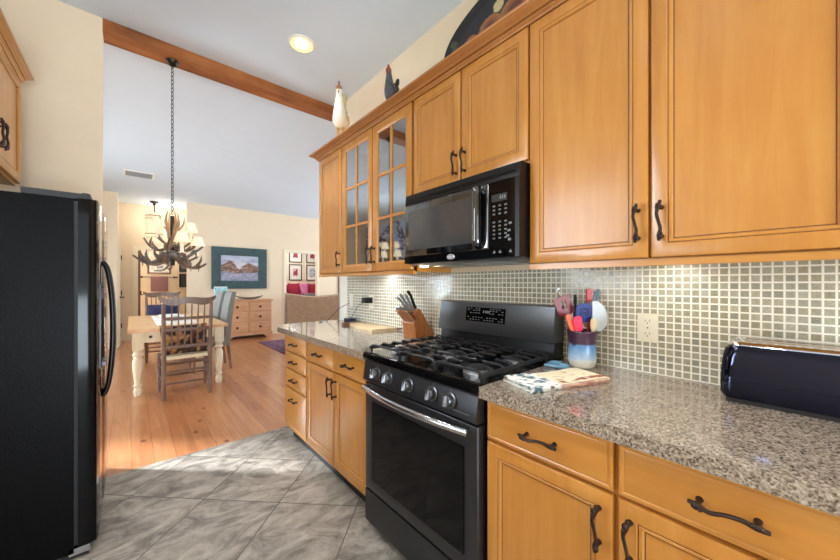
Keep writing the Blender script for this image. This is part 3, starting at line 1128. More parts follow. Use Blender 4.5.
for rows, cols in (((0.070, 0.083), range(0, 13)), ((0.108, 0.122, 0.132), range(0, 5)), ((0.108, 0.122, 0.132), range(8, 13))):
    mb = MB()
    for row, a in enumerate(rows):
        for k in cols:
            if (k * 7 + row * 3) % 5 == 0:
                continue
            p_, q = guardmark(yb - 0.018 - k * 0.0195, a, 0.010, 0.004)
            mb.loft([p_, q])
    obj('button_legend', mb, LEGEND, dp, world=True)
mb = MB()
for k in range(4):
    p_, q = guardmark(1.158 - k * 0.011 - (0.004 if k > 0 else 0), 0.112, 0.006, 0.014)
    mb.loft([p_, q])
obj('clock_digits', mb, DIGIT, dp, world=True)
# burners
for bx_, by_, r in ((1.08, RYC + 0.255, 0.040), (1.34, RYC + 0.255, 0.034), (1.21, RYC, 0.045), (1.08, RYC - 0.255, 0.046), (1.34, RYC - 0.255, 0.036)):
    b = obj('burner', MB().lathe([(r + 0.016, 0), (r + 0.014, 0.004), (r, 0.006), (r, 0.014), (r - 0.004, 0.016)], (bx_, by_, 0.916), 24), ALU, rg, world=True)
    obj('burner_cap', MB().lathe([(r - 0.002, 0), (r + 0.001, 0.003), (r, 0.008), (r - 0.006, 0.010)], (bx_, by_, 0.932), 24), BLACKM, b, world=True)
# grates: three castings with side rails, cross fingers and feet
def grate(yc, wd):
    mb = MB()
    x0, x1 = 0.952, 1.452
    y0, y1 = yc - wd / 2, yc + wd / 2
    zt = 0.956
    rb = 0.0065

    def bar(pts, r=0.0062):
        mb.tube(pts, r, 6)
    for y in (y0, y1):
        mb.box(x0, x1, y - 0.006, y + 0.006, zt - 0.022, zt - 0.008)
    n = 8
    for k in range(n):
        x = x0 + 0.012 + (x1 - x0 - 0.024) * k / (n - 1)
        for s, y in ((1, y0), (-1, y1)):
            e = yc - s * (0.0 if k in (0, n - 1) else (0.034 if k % 2 else 0.016))
            if k in (0, n - 1):
                e = yc + 0.001 * s
            bar([(x, y, zt - 0.016), (x, y + s * 0.006, zt - 0.004), (x, y + s * 0.020, zt), (x, e, zt)])
    bar([(x0 + 0.012, yc, zt), (x0 + 0.075, yc, zt - 0.001)])
    bar([(x1 - 0.012, yc, zt), (x1 - 0.075, yc, zt - 0.001)])
    for y in (y0, y1):
        for x in (x0 + 0.012, (x0 + x1) / 2, x1 - 0.012):
            mb.tube([(x, y, zt - 0.012), (x, y, 0.9165)], [0.0075, 0.006], 6)
    return obj('grate', mb, IRON, rg, world=True)


for yy in (RYC - 0.247, RYC, RYC + 0.247):
    grate(yy, 0.236)

# ================================================================== microwave
MX = 1.197
mw = thing('microwave', 'black over-the-range microwave under the short wall cabinet', 'microwave', (1.4, RYC, 1.39))
MY0, MY1, MZ0, MZ1 = 0.749, 1.501, 1.392, 1.790
obj('body', MB().box(MX + 0.022, XW - 0.012, MY0, MY1, MZ0, MZ1), BLACKS, mw, world=True, bev=0.004)
# bottom plate with vents and hob light
bt = obj('base_plate', MB().prism([(MX + 0.03, 1.392), (MX + 0.05, 1.383), (XW - 0.03, 1.381), (XW - 0.03, 1.393)], 'y', MY0 + 0.01, MY1 - 0.01), ALU, mw, world=True)
for yc in (RYC - 0.17, RYC + 0.17):
    mb = MB()
    for k in range(10):
        mb.box(1.33 + k * 0.012, 1.336 + k * 0.012, yc - 0.1, yc + 0.1, 1.3785, 1.3815)
    obj('grease_filter', mb, ALU, bt, world=True)
obj('hob_light', MB().lathe([(0.026, 0), (0.024, -0.007), (0.012, -0.009)], (MX + 0.085, MY1 - 0.075, 1.3825), 16), BULB, bt, world=True)
# top grille
mb = MB().prism([(MX + 0.024, 1.726), (MX + 0.006, 1.728), (MX + 0.004, 1.742), (MX + 0.010, 1.786), (MX + 0.024, 1.790)], 'y', MY0, MY1)
tg = obj('top_grille', mb, BLACKS, mw, world=True)
mb = MB()
for k in range(3):
    mb.box(MX + 0.0025 + k * 0.0022, MX + 0.012, MY0 + 0.02, MY1 - 0.02, 1.745 + k * 0.008, 1.748 + k * 0.008)
obj('grille_slats', mb, BLACK, tg, world=True)
# door: black frame, grey tinted window
DY0 = 0.905
mb = MB().ringpanel((MX + 0.022, MY1 - 0.001, 1.432), (0, -1, 0), (0, 0, 1), (-1, 0, 0), MY1 - DY0 - 0.002, 0.292,
                    [(0, 0), (0, 0.018), (0.003, 0.021), (0.006, 0.022)])
md = obj('door', mb, BLACKG, mw, world=True)
obj('door_window', MB().box(MX - 0.0004, MX + 0.004, DY0 + 0.075, MY1 - 0.034, 1.468, 1.686), plain('screen_grey', rgb(66, 67, 68), 0.06, coat=1.0), md, world=True, bev=0.001)
hp = [(MX - 0.002, 0.955, 1.452), (MX - 0.026, 0.951, 1.462), (MX - 0.031, 0.948, 1.50), (MX - 0.034, 0.946, 1.58), (MX - 0.031, 0.948, 1.66), (MX - 0.026, 0.951, 1.698), (MX - 0.002, 0.955, 1.708)]
obj('handle', MB().tube(hp, [0.019, 0.021, 0.020, 0.0195, 0.020, 0.021, 0.019], 14, smooth=4), BLACKG, md, world=True)
# control panel
mcp = obj('control_panel', MB().box(MX + 0.001, MX + 0.022, MY0 + 0.022, DY0 - 0.002, 1.432, 1.724), BLACK, mw, world=True, bev=0.002)
obj('side_trim', MB().box(MX - 0.001, MX + 0.022, MY0, MY0 + 0.020, 1.394, 1.724), BLACKS, mw, world=True, bev=0.002)
obj('bottom_trim', MB().box(MX - 0.001, MX + 0.022, MY0 + 0.021, MY1, 1.394, 1.431), BLACK, mw, world=True, bev=0.003)
obj('display', MB().box(MX - 0.0005, MX + 0.003, 0.808, 0.886, 1.636, 1.668), plain('display_grey', rgb(48, 52, 54), 0.2), mcp, world=True)
mb = MB()
for k in range(3):
    mb.box(MX - 0.0012, MX + 0.001, 0.838 - k * 0.011, 0.844 - k * 0.011, 1.645, 1.660)
obj('display_digits', mb, DIGIT, mcp, world=True)
for rows in (range(0, 3), range(4, 9)):
    mb = MB()
    for r in rows:
        for c in range(3):
            y = 0.878 - c * 0.030
            z = 1.618 - r * 0.0175
            mb.box(MX - 0.0006, MX + 0.002, y - 0.009, y + 0.003, z - 0.004, z + 0.003)
    obj('keypad', mb, LEGENDD, mcp, world=True)
for a, b in ((0.796, 1.53), (0.802, 1.50), (0.808, 1.478), (0.800, 1.462)):
    obj('side_key', MB().box(MX - 0.0006, MX + 0.002, a - 0.011, a + 0.004, b, b + 0.010), LEGENDD, mcp, world=True)
mb = MB()
for y in (0.872, 0.842, 0.79):
    mb.box(MX - 0.0024, MX - 0.0005, y - 0.006, y + 0.006, 1.412, 1.418)
    mb.box(MX - 0.0024, MX - 0.0005, y - 0.002, y + 0.002, 1.419, 1.424)
obj('panel_legend', mb, LEGEND, mw, world=True)
bd = obj('badge', MB().lathe([(0.026, 0), (0.026, 0.002), (0.023, 0.003)], (MX - 0.001, 1.133, 1.4125), 20, axis=(-1, 0, 0), sx=1.0, sy=1.0).bevel(0.0002, 1), plain('badge_silver', rgb(206, 208, 212), 0.3, 0.3), mw, world=True)
bd.scale = (1, 1.0, 1)
for v in bd.data.vertices:
    v.co.z = (1.4125 - 1.39) + (v.co.z - (1.4125 - 1.39)) * 0.5
mb = MB().tube([(MX - 0.0045, 1.133 + 0.018 * math.cos(a), 1.4125 + 0.008 * math.sin(a)) for a in [0.6 + k * 0.45 for k in range(11)]], 0.0011, 5)
obj('badge_ring', mb, BLACKS, bd, world=True)

# ================================================================== refrigerator
fr = thing('refrigerator', 'tall black side-by-side refrigerator on the left with bowed handles', 'refrigerator', (-0.55, 2.62, 0))
FY0, FY1 = 2.205, 3.06
obj('cabinet_body', MB().box(-0.93, -0.2, FY0, FY1, 0.03, 1.672), FRIDGEB, fr, world=True, bev=0.006)
obj('gasket', MB().box(-0.2, -0.186, FY0 + 0.008, FY1 - 0.008, 0.06, 1.665), BLACKM, fr, world=True)
for i, (a, b) in enumerate(((FY0, 2.565), (2.573, FY1))):
    dp = [(-0.186, a), (-0.135, a), (-0.124, a + 0.006), (-0.119, a + 0.03), (-0.117, (a + b) / 2), (-0.119, b - 0.03), (-0.124, b - 0.006), (-0.135, b), (-0.186, b)]
    d = obj('door', MB().prism(dp, 'z', 0.055, 1.678), BLACK, fr, world=True, bev=0.003)
    hy = b - 0.035 if i == 0 else a + 0.035
    hp = [(-0.119, hy, 1.40), (-0.104, hy, 1.375), (-0.091, hy, 1.31), (-0.080, hy, 1.18), (-0.076, hy, 1.03), (-0.080, hy, 0.88), (-0.091, hy, 0.75), (-0.104, hy, 0.685), (-0.119, hy, 0.66)]
    obj('handle', MB().tube(hp, [0.011, 0.0115, 0.012, 0.0125, 0.0125, 0.0125, 0.012, 0.0115, 0.011], 10, smooth=4), BLACKS, d, world=True)
    if i == 0:
        mb = MB().ringpanel((-0.118, b - 0.09, 0.86), (0, -1, 0), (0, 0, 1), (1, 0, 0), 0.2, 0.42, [(0, -0.003), (0, 0.006), (0.006, 0.008), (0.014, 0.008), (0.018, 0.002)])
        ds = obj('dispenser', mb, BLACKS, d, world=True)
        obj('control_strip', MB().box(-0.115, -0.1085, b - 0.27, b - 0.11, 1.20, 1.255), STEELD, ds, world=True, bev=0.002)
        obj('drip_tray', MB().box(-0.115, -0.095, b - 0.26, b - 0.12, 0.868, 0.885), STEELD, ds, world=True, bev=0.002)
    else:
        obj('emblem', MB().lathe([(0.02, 0), (0.02, 0.002), (0.016, 0.003)], (-0.118, (a + b) / 2, 1.52), 16, axis=(1, 0, 0)), STEEL, d, world=True)
for y0, y1 in ((FY0 + 0.01, FY0 + 0.13), (FY1 - 0.13, FY1 - 0.01)):
    mb = MB().box(-0.36, -0.145, y0, y1, 1.675, 1.702)
    mb.lathe([(0.016, 0), (0.016, 0.012), (0.012, 0.014)], (-0.165, (y0 + y1) / 2, 1.702), 12)
    obj('hinge_cover', mb, BLACKM, fr, world=True)
mb = MB().box(-0.24, -0.15, FY0 + 0.01, FY1 - 0.01, 0.0, 0.05)
bg_ = obj('base_grille', mb, BLACKM, fr, world=True)
mb = MB()
for k in range(3):
    mb.box(-0.151, -0.147, FY0 + 0.03, FY1 - 0.03, 0.012 + k * 0.012, 0.017 + k * 0.012)
obj('grille_slats', mb, STEELD, bg_, world=True)
obj('foot_bracket', MB().box(-0.215, -0.145, FY0 + 0.0, FY0 + 0.02, 0.02, 0.05), STEEL, fr, world=True)

# cabinet over the refrigerator: fronts face +x
XL = -0.458
t = thing('wall_cabinet', 'honey maple wall cabinet high on the left wall above the black refrigerator', 'cabinet', (-0.73, 2.35, 1.82), group='honey maple wall cabinets')
obj('carcass', MB().box(-0.999, XL - 0.0205, 1.86, 2.85, 1.82, 2.41), MAPLE, t, world=True)
for y0, y1, hy in ((1.864, 2.352, 2.352 - 0.03), (2.358, 2.842, 2.358 + 0.03)):
    s = 0.058
    mb = MB().ringpanel((XL, y0, 1.832), (0, 1, 0), (0, 0, 1), (1, 0, 0), y1 - y0, 0.568,
                        [(0, -0.02), (0, -0.005), (0.0015, -0.0015), (0.005, 0), (s - 0.016, 0), (s - 0.013, -0.003), (s - 0.010, -0.0005), (s - 0.004, -0.002), (s, -0.0085), (s + 0.003, -0.0085)])
    d = obj('door', mb, MAPLE, t, world=True, smooth=25)
    mb = MB()
    for i0, i1, hh in ((s - 0.0145, s - 0.0115, -0.0022), (s - 0.0005, s + 0.0022, -0.0078)):
        mb.ringpanel((XL, y0, 1.832), (0, 1, 0), (0, 0, 1), (1, 0, 0), y1 - y0, 0.568, [(i0, hh - 0.0012), (i0, hh), (i1, hh), (i1, hh - 0.0012)], fill=False)
    obj('glaze_line', mb, GLAZE, d, world=True)
    relink('pull_handle', PULL, d, Vector((XL, hy, 1.95)) - t.location, (0, 0, PI))
mb = MB()
mb.loft([[(XL + o * 0.62, 1.86, z + 0.03) for o, z in prof], [(XL + o * 0.62, 2.85 + o * 0.62, z + 0.03) for o, z in prof], [(-0.999, 2.85 + o * 0.62, z + 0.03) for o, z in prof]])
obj('crown', mb, MAPLE_H, t, world=True, smooth=30)

# ================================================================== on top of the wall cabinets
# painted oval tray leaning on the wall
TB, TA = 0.285, 0.565


def tray_edge(a):
    return (TA * math.cos(a), TB * math.sin(a))


mb = MB()
NS = 180
rr = [k / 44 for k in range(45)]
lean = math.radians(7)
V = []
for r in rr:
    row = []
    for k in range(NS):
        a = 2 * PI * k / NS
        x, y = tray_edge(a)
        bulge = 1.0
        dz = 0.0 if r < 0.85 else 0.022 * ((r - 0.85) / 0.15) ** 1.3
        row.append(mb.bm.verts.new((-dz, x * r * bulge, y * r * bulge)))
        if r == 0.0:
            break
    V.append(row)
for k in range(NS):
    mb.face([V[0][0], V[1][k], V[1][(k + 1) % NS]])
for A, B in zip(V[1:-1], V[2:]):
    for k in range(NS):
        mb.face([A[k], B[k], B[(k + 1) % NS], A[(k + 1) % NS]])
# back side
back = [[mb.bm.verts.new((0.008, tray_edge(2 * PI * k / NS)[0] * r, tray_edge(2 * PI * k / NS)[1] * r)) for k in range(NS)] for r in (1.0, 0.5)]
for k in range(NS):
    j = (k + 1) % NS
    mb.face([V[-1][k], back[0][k], back[0][j], V[-1][j]])
    mb.face([back[0][k], back[1][k], back[1][j], back[0][j]])
mb.face(back[1])
tray = obj('oval_tray', mb, PAINTG, loc=(1.54, 0.935, 2.428 + TB + 0.002), rot=(0, lean, 0), smooth=40)


def tray_col(p):
    y, z = p.y, p.z
    base = (12, 13, 19)
    for cy, cz, r in ((0.362, 0.005, 0.056), (0.225, 0.025, 0.080), (0.060, 0.035, 0.092), (-0.13, 0.03, 0.09), (-0.30, 0.02, 0.07)):
        d = math.hypot(y - cy, (z - cz) * 1.0) / r
        if d < 0.45:
            return (92, 48, 26)
        if d < 1.0:
            return lerp3((120, 66, 30), (178, 116, 58), (d - 0.45) / 0.55)
    for cy, cz, r in ((0.17, 0.135, 0.042), (-0.12, 0.16, 0.042)):
        if math.hypot((y - cy) * 1.2, z - cz) < r:
            return (206, 186, 132)
    if abs(z + 0.0) < 0.13 and fbm(y * 14 + 5, z * 14, 3) > 0.60:
        return (70, 74, 48)
    return base


paint_mesh(tray, tray_col)
tag(tray, 'large black oval tray painted with apples, leaning on the wall above the microwave cabinet', 'tray')


def rooster(name, label, loc, rz, sc, M):
    t = thing(name, label, 'rooster figurine', loc, rz)
    K = lambda pts: [tuple(c * s_ for c, s_ in zip(p, sc)) for p in pts]
    m = (sc[0] + sc[2]) / 2
    P = K([(-0.095, 0, 0.225), (-0.07, 0, 0.185), (-0.03, 0, 0.160), (0.015, 0, 0.158), (0.05, 0, 0.190), (0.066, 0, 0.245), (0.07, 0, 0.30), (0.08, 0, 0.335), (0.092, 0, 0.342)])
    obj('body', MB().tube(P, [r * m for r in (0.012, 0.040, 0.058, 0.062, 0.052, 0.036, 0.025, 0.024, 0.012)], 14, smooth=4), M['body'], t, smooth=60)
    obj('beak', MB().tube(K([(0.098, 0, 0.340), (0.118, 0, 0.333)]), [0.009 * m, 0.001], 8), M['beak'], t)
    mb = MB()
    for x, z, r in ((0.055, 0.354, 0.013), (0.070, 0.370, 0.017), (0.086, 0.369, 0.014), (0.097, 0.358, 0.010)):
        mb.ball((x * sc[0], 0, z * sc[2]), r * m, 0.8, 0.35, 1.3, 8, 6)
    obj('comb', mb, M['comb'], t)
    obj('head', MB().ball((0.080 * sc[0], 0, 0.336 * sc[2]), 0.0255 * m, 1, 1, 1.1, 10, 8), M['head'], t)
    obj('wattle', MB().ball((0.1 * sc[0], 0, 0.312 * sc[2]), 0.011 * m, 0.7, 0.5, 1.5, 8, 6), M['comb'], t)
    for k, (dx, dz) in enumerate(((-0.045, 0.13), (-0.075, 0.10), (-0.095, 0.06), (-0.02, 0.145))):
        pts = K([(-0.085, 0.008 * (k % 2) - 0.004, 0.20), (-0.085 + dx * 0.6, 0.012 * (k - 1.5) * 0.5, 0.215 + dz * 0.75), (-0.085 + dx * 1.1, 0.012 * (k - 1.5), 0.21 + dz), (-0.085 + dx * 1.5, 0.012 * (k - 1.5), 0.19 + dz * 0.8)])
        obj('tail_feather', MB().tube(pts, [0.014 * m, 0.018 * m, 0.014 * m, 0.003], 8, flat=0.5, smooth=4), M['tail'], t)
    for s_ in (-1, 1):
        obj('wing', MB().ball((-0.01 * sc[0], s_ * 0.052 * m, 0.168 * sc[2]), 0.05 * m, 1.1, 0.28, 0.7, 10, 8), M['tail'], t)
        obj('leg', MB().tube(K([(0.012, s_ * 0.022, 0.125), (0.008, s_ * 0.022, 0.02)]), [0.014 * m, 0.007 * m], 8), M['beak'], t)
    obj('base', MB().lathe([(0.062 * m, 0), (0.066 * m, 0.006), (0.06 * m, 0.018 * sc[2]), (0.05 * m, 0.022 * sc[2])], (0.0, 0, 0), 18), M['base'], t)
    return t


rooster('rooster_figurine', 'tall white ceramic rooster with red comb at the end of the crown moulding', (1.325, 2.52, 2.428), -2.3, (0.78, 0.95, 1.34),
        {'body': plain('rooster_white', rgb(236, 228, 208), 0.3, var=0.03, coat=0.4), 'beak': plain('beak_ochre', rgb(196, 150, 70), 0.4),
         'comb': plain('comb_red', rgb(150, 62, 40), 0.35), 'head': plain('head_russet', rgb(168, 112, 78), 0.4, var=0.3, nscale=120), 'tail': plain('tail_straw', rgb(214, 190, 128), 0.35, var=0.1), 'base': plain('base_straw', rgb(200, 178, 112), 0.4)})
rooster('rooster_figurine', 'small dark speckled rooster with red head above the glazed cabinet', (1.325, 1.80, 2.428), -2.6, (0.72, 0.9, 0.76),
        {'body': plain('rooster_slate', rgb(74, 76, 80), 0.4, var=0.5, nscale=90), 'beak': plain('beak_horn', rgb(170, 130, 80), 0.4),
         'comb': plain('comb_scarlet', rgb(158, 44, 36), 0.35), 'head': plain('head_scarlet', rgb(150, 46, 38), 0.4), 'tail': plain('tail_black', rgb(40, 38, 40), 0.4), 'base': plain('base_green', rgb(84, 92, 66), 0.5)})

# ================================================================== ceiling fittings
cl = thing('ceiling_light', 'round recessed ceiling light glowing in the kitchen ceiling', 'ceiling light', (0.965, 2.45, CZ))
obj('trim_ring', MB().lathe([(0.078, -0.002), (0.080, -0.010), (0.094, -0.006), (0.097, 0.0)], (0, 0, 0), 32, capa=False, capb=False), WHITE, cl)
obj('reflector', MB().lathe([(0.048, -0.002), (0.062, -0.004), (0.079, -0.009)], (0, 0, 0), 32, capa=False, capb=False), emit('gold_reflector', (1.0, 0.78, 0.34, 1), 0.75, rgb(226, 196, 120)), cl)
obj('bulb', MB().lathe([(0.001, -0.016), (0.030, -0.013), (0.044, -0.006), (0.048, -0.001)], (0, 0, 0), 28), CANGLOW, cl)
vt = thing('ceiling_vent', 'white louvred air vent in the dining room ceiling near the hall', 'air vent', (0.10, 7.15, CZ))
obj('frame', MB().ringpanel((-0.2, -0.19, 0), (1, 0, 0), (0, 1, 0), (0, 0, -1), 0.4, 0.38, [(0, 0), (0, 0.008), (0.03, 0.012), (0.032, 0.002), (0.032, 0)], fill=False), WHITE, vt)
mb = MB()
for k in range(12):
    mb.box(-0.17, 0.17, -0.158 + k * 0.027, -0.158 + k * 0.027 + 0.014, -0.010, -0.004)
obj('louvre', mb, plain('vent_grey', rgb(150, 150, 152), 0.6), vt)
obj('duct', MB().box(-0.168, 0.168, -0.158, 0.158, -0.003, -0.0005), BLACKM, vt)

# ================================================================== antler chandelier hanging from the beam
CX, CY = 0.24, 3.175
er = Vector((math.cos(THETA), -math.sin(THETA), 0))
ed = Vector((math.sin(THETA), math.cos(THETA), 0))
ch = thing('antler_chandelier', 'antler chandelier with small cream shades hanging from the ceiling beam', 'chandelier', (CX, CY, 1.42))


def L(r, d, z):     # sideways, deeper, height -> chandelier coordinates
    return er * r + ed * d + Vector((0, 0, z - 1.42))


obj('canopy', MB().lathe([(0.012, -0.04), (0.03, -0.03), (0.042, -0.008), (0.045, 0.0)], (0, 0, 2.995 - 1.42), 18), BRONZE, ch)
# chain: each link a small torus, alternately turned
mb = MB()
z = 2.955
k = 0
while z > 1.80:
    pts = []
    for q in range(13):
        a = 2 * PI * q / 12
        u_, v_ = 0.0085 * math.cos(a), 0.0185 * math.sin(a)
        d_ = er if k % 2 == 0 else ed
        pts.append(d_ * u_ + Vector((0, 0, z - 1.42 + v_)))
    mb.tube(pts, 0.0026, 5)
    z -= 0.0305
    k += 1
obj('chain', mb, IRON, ch)
obj('column', MB().tube([L(0, 0, 1.80), L(0, 0, 1.60), L(0, 0, 1.42)], [0.012, 0.018, 0.016], 10), BRONZE, ch)


def antler(name, az, rho0, z0, length, rise, curl, sc, mat, tines=4, hook=0.5):
    """beam sweeping out from the centre and bending round, tines standing up along it"""
    e = Vector((math.cos(az), math.sin(az), 0))
    f = Vector((-math.sin(az), math.cos(az), 0))
    P, R = [], []
    n = 8
    for i in range(n):
        s = i / (n - 1)
        rho = rho0 + length * math.sin(s * 1.45)
        tau = curl * length * (s ** 1.8)
        zz = z0 + rise * (s ** 1.5) - 0.05 * math.sin(s * PI) * sc
        P.append(e * rho + f * tau + Vector((0, 0, zz - 1.42)))
        R.append((0.0145 * (1 - s) + 0.0055 * s) * sc)
    mb = MB().tube(P, R, 8, smooth=4)
    mb.ball(P[0], 0.021 * sc, 1, 1, 0.7, 8, 6)
    for i in range(tines):
        b = P[1 + i * (n - 2) // max(tines, 1)]
        ln = (0.055 + 0.035 * ((i * 37) % 3) / 2) * sc
        side = 1 if i % 2 else -1
        q = [b, b + (e * 0.25 + f * 0.35 * side + Vector((0, 0, 0.5))) * ln, b + (e * 0.45 * hook + f * 0.5 * side + Vector((0, 0, 0.9 if i % 3 else -0.5))) * ln]
        mb.tube(q, [0.0095 * sc, 0.0075 * sc, 0.0015], 7, smooth=4)
    return obj(name, mb, mat, ch, smooth=60)


ANTLERL = wood('antler_tan', rgb(136, 100, 66), rgb(168, 132, 94), rgb(198, 168, 130), 'z', 3.0, 0.5, 0.1, 0.3)
for i in range(7):
    antler('antler', 2 * PI * i / 7 + 0.3, 0.02, 1.485 + 0.03 * (i % 2), 0.145, -0.05 + 0.05 * (i % 3), 1.15 if i % 2 else -1.1, 1.25, ANTLERG if i % 2 else ANTLER, 4)
for i in range(4):
    antler('antler', 2 * PI * i / 4 + 0.9, 0.015, 1.57, 0.13, 0.05, 0.7, 1.0, ANTLER, 3)
for i in range(4):
    az = 2 * PI * i / 4 + 0.4
    e = Vector((math.cos(az), math.sin(az), 0))
    zz = lambda v: Vector((0, 0, v - 1.42))
    mb = MB().tube([e * 0.01 + zz(1.58), e * 0.03 + zz(1.68), e * 0.045 + zz(1.76), e * 0.03 + zz(1.84)], [0.012, 0.012, 0.009, 0.002], 8, smooth=4)
    mb.tube([e * 0.03 + zz(1.68), e * 0.075 + zz(1.74), e * 0.085 + zz(1.80)], [0.008, 0.006, 0.0015], 7, smooth=3)
    obj('antler', mb, ANTLERL, ch, smooth=60)
# shades: sideways, deeper, shade centre height
for u_, v_, d in ((158.5, 222, -0.06), (156.5, 239, 0.10), (180, 228, 0.16), (191, 228, 0.03), (182.5, 237, -0.13), (198, 242, 0.04), (169, 254, 0.12), (155.5, 256, 0.10)):
    r = (u_ - 420) / F * (2.558 + d) + 1.915
    z = EYE + (283.5 - v_) * (2.558 + d) / F
    lp = obj('candle_sleeve', MB().lathe([(0.024, 0), (0.026, 0.004), (0.012, 0.006), (0.0115, 0.085), (0.004, 0.088)], L(r, d, z - 0.115), 12), SLEEVE, ch)
    obj('lamp_shade', MB().lathe([(0.050, -0.036), (0.051, -0.034), (0.029, 0.034), (0.028, 0.036), (0.027, 0.034), (0.0495, -0.036)], L(r, d, z), 20, capa=False, capb=False), SHADE, lp)
    a = L(r, d, z - 0.118)
    c = L(0, 0, max(1.45, min(z - 0.14, 1.6)))
    obj('arm', MB().tube([c, (a + c) * 0.5 + Vector((0, 0, -0.03)), a], [0.008, 0.007, 0.008], 7, smooth=4), ANTLER, ch)
lamp('chandelier_glow', 'POINT', (CX, CY, 1.70), 3.0, (1.0, 0.82, 0.58), radius=0.02)

# hall lantern
hl = thing('pendant_lantern', 'cream banded glass pendant lantern hanging in the hall beyond', 'pendant light', (0.385, 9.3, 2.30))
obj('canopy', MB().lathe([(0.02, 0.70), (0.03, 0.735), (0.075, 0.755), (0.08, 0.78)], (0, 0, 0), 18), BRONZE, hl)
obj('stem', MB().tube([(0, 0, 0.52), (0, 0, 0.72)], 0.010, 8), BRONZE, hl)
LANT = emit('lantern_glass', (1.0, 0.80, 0.55, 1), 0.35, rgb(240, 222, 184))
obj('shade', MB().lathe([(0.05, 0.53), (0.10, 0.52), (0.155, 0.45), (0.160, 0.38), (0.155, 0.30), (0.155, 0.02), (0.13, 0.0), (0.02, 0.0)], (0, 0, 0), 24), LANT, hl)
for z in (0.445, 0.38, 0.05):
    obj('band', MB().lathe([(0.158, z), (0.164, z + 0.004), (0.164, z + 0.016), (0.158, z + 0.02)], (0, 0, 0), 24, capa=False, capb=False), plain('band_brass', rgb(176, 150, 110), 0.4, 0.4), hl)

# ================================================================== wall plates
def plate(name, label, y, z, kind):
    w_, h_ = 0.072, 0.116
    t = thing(name, label, 'outlet' if 'outlet' in name else 'switch', (XW - 0.009, y, z))
    obj('cover_plate', MB().box(-0.006, 0.0, -w_ / 2, w_ / 2, -h_ / 2, h_ / 2), IVORY, t, bev=0.003)
    if kind == 'duplex':
        for s_ in (-1, 1):
            r_ = obj('receptacle', MB().prism([(0.017 * math.cos(a) * 1.0, s_ * 0.026 + 0.0145 * math.sin(a)) for a in [2 * PI * k / 16 for k in range(16)]], 'x', -0.0075, -0.005), IVORY, t)
            obj('slots', MB().box(-0.0082, -0.007, -0.0085, -0.0065, s_ * 0.026 - 0.001, s_ * 0.026 + 0.008).box(-0.0082, -0.007, 0.0065, 0.0085, s_ * 0.026 - 0.001, s_ * 0.026 + 0.007).box(-0.0082, -0.007, -0.002, 0.002, s_ * 0.026 - 0.009, s_ * 0.026 - 0.005), SLOT, r_)
        obj('screw', MB().lathe([(0.003, 0), (0.0025, 0.0012)], (-0.006, 0, 0), 8, axis=(-1, 0, 0)), SLOT, t)
    else:
        obj('rocker', MB().prism([(-0.006, -0.033), (-0.009, -0.033), (-0.0065, 0.0), (-0.009, 0.033), (-0.006, 0.033)], 'y', -0.0165, 0.0165), PORC, t)
    return t


plate('wall_outlet', 'ivory duplex outlet in the backsplash between crock and toaster', 0.40, 1.10, 'duplex')
plate('wall_outlet', 'white outlet plate with a black charger plugged in, left end of backsplash', 2.456, 1.118, 'duplex')
plate('light_switch', 'white switch plate half hidden behind the left edge of the range backguard', 1.575, 1.112, 'switch')
plate('light_switch', 'white switch plate at the white end of the backsplash', 2.80, 1.118, 'switch')
cgr = thing('phone_charger', 'black plug-in charger sticking out of the far outlet with a thin cable', 'charger', (XW - 0.017, 2.456, 1.135))
obj('plug_body', MB().box(-0.075, 0, -0.028, 0.028, -0.024, 0.024), BLACKS, cgr, bev=0.006)
obj('cable', MB().tube([(-0.065, 0.02, -0.02), (-0.08, 0.09, -0.06), (-0.06, 0.18, -0.12), (-0.05, 0.26, -0.185), (-0.035, 0.29, -0.19)], 0.0022, 6, smooth=6), RUBBER, cgr)
cb = thing('cable', 'thin grey charging cable arching up off the end of the left worktop', 'cable', (1.42, 2.98, 0.914))
obj('cord', MB().tube([(-0.02, -0.02, 0.003), (0.0, 0.0, 0.006), (0.045, -0.02, 0.055), (0.10, -0.06, 0.125), (0.150, -0.12, 0.165), (0.163, -0.17, 0.17)], 0.0026, 6, smooth=6), RUBBER, cb)
obj('plug', MB().tube([(0.163, -0.172, 0.17), (0.167, -0.178, 0.195)], 0.006, 8), RUBBER, cb)
bx = thing('speaker_box', 'small dark blue box on the worktop below the far outlet', 'small box', (1.525, 2.73, 0.914))
obj('body', MB().box(-0.035, 0.035, -0.045, 0.045, 0.0, 0.045), NAVYB, bx, bev=0.008)
obj('front_panel', MB().box(-0.0365, -0.034, -0.034, 0.034, 0.008, 0.037), BLACKS, bx)
pn = thing('pen', 'small black pen lying at the dining end of the left worktop', 'pen', (1.36, 2.98, 0.9195), rz=0.9)
obj('barrel', MB().tube([(-0.045, 0, 0), (0.03, 0, 0)], 0.0055, 8), BLACKS, pn)
obj('cap', MB().tube([(0.03, 0, 0), (0.055, 0, 0)], 0.0058, 8), BLACKS, pn)

# ================================================================== cutting board
bdm = [(1.36, 2.10), (1.56, 2.06), (1.575, 2.30), (1.555, 2.62), (1.47, 2.63), (1.40, 2.50), (1.365, 2.30)]
mb = MB().prism(bdm, 'z', 0.9145, 0.934)
cbd = obj('cutting_board', mb, BOARDW, loc=(1.46, 2.34, 0.914), world=True, bev=0.005)
tag(cbd, 'pale wooden cutting board lying on the worktop behind the drawer stack', 'cutting board')
obj('end_cap', MB().box(1.395, 1.56, 2.58, 2.64, 0.9152, 0.9365), DOORW, cbd, world=True, bev=0.004)
mb = MB().tube([(1.59, 2.03, 0.926), (1.56, 2.055, 0.926)], 0.006, 8)
obj('hanging_cord', mb, DOORW, cbd, world=True)

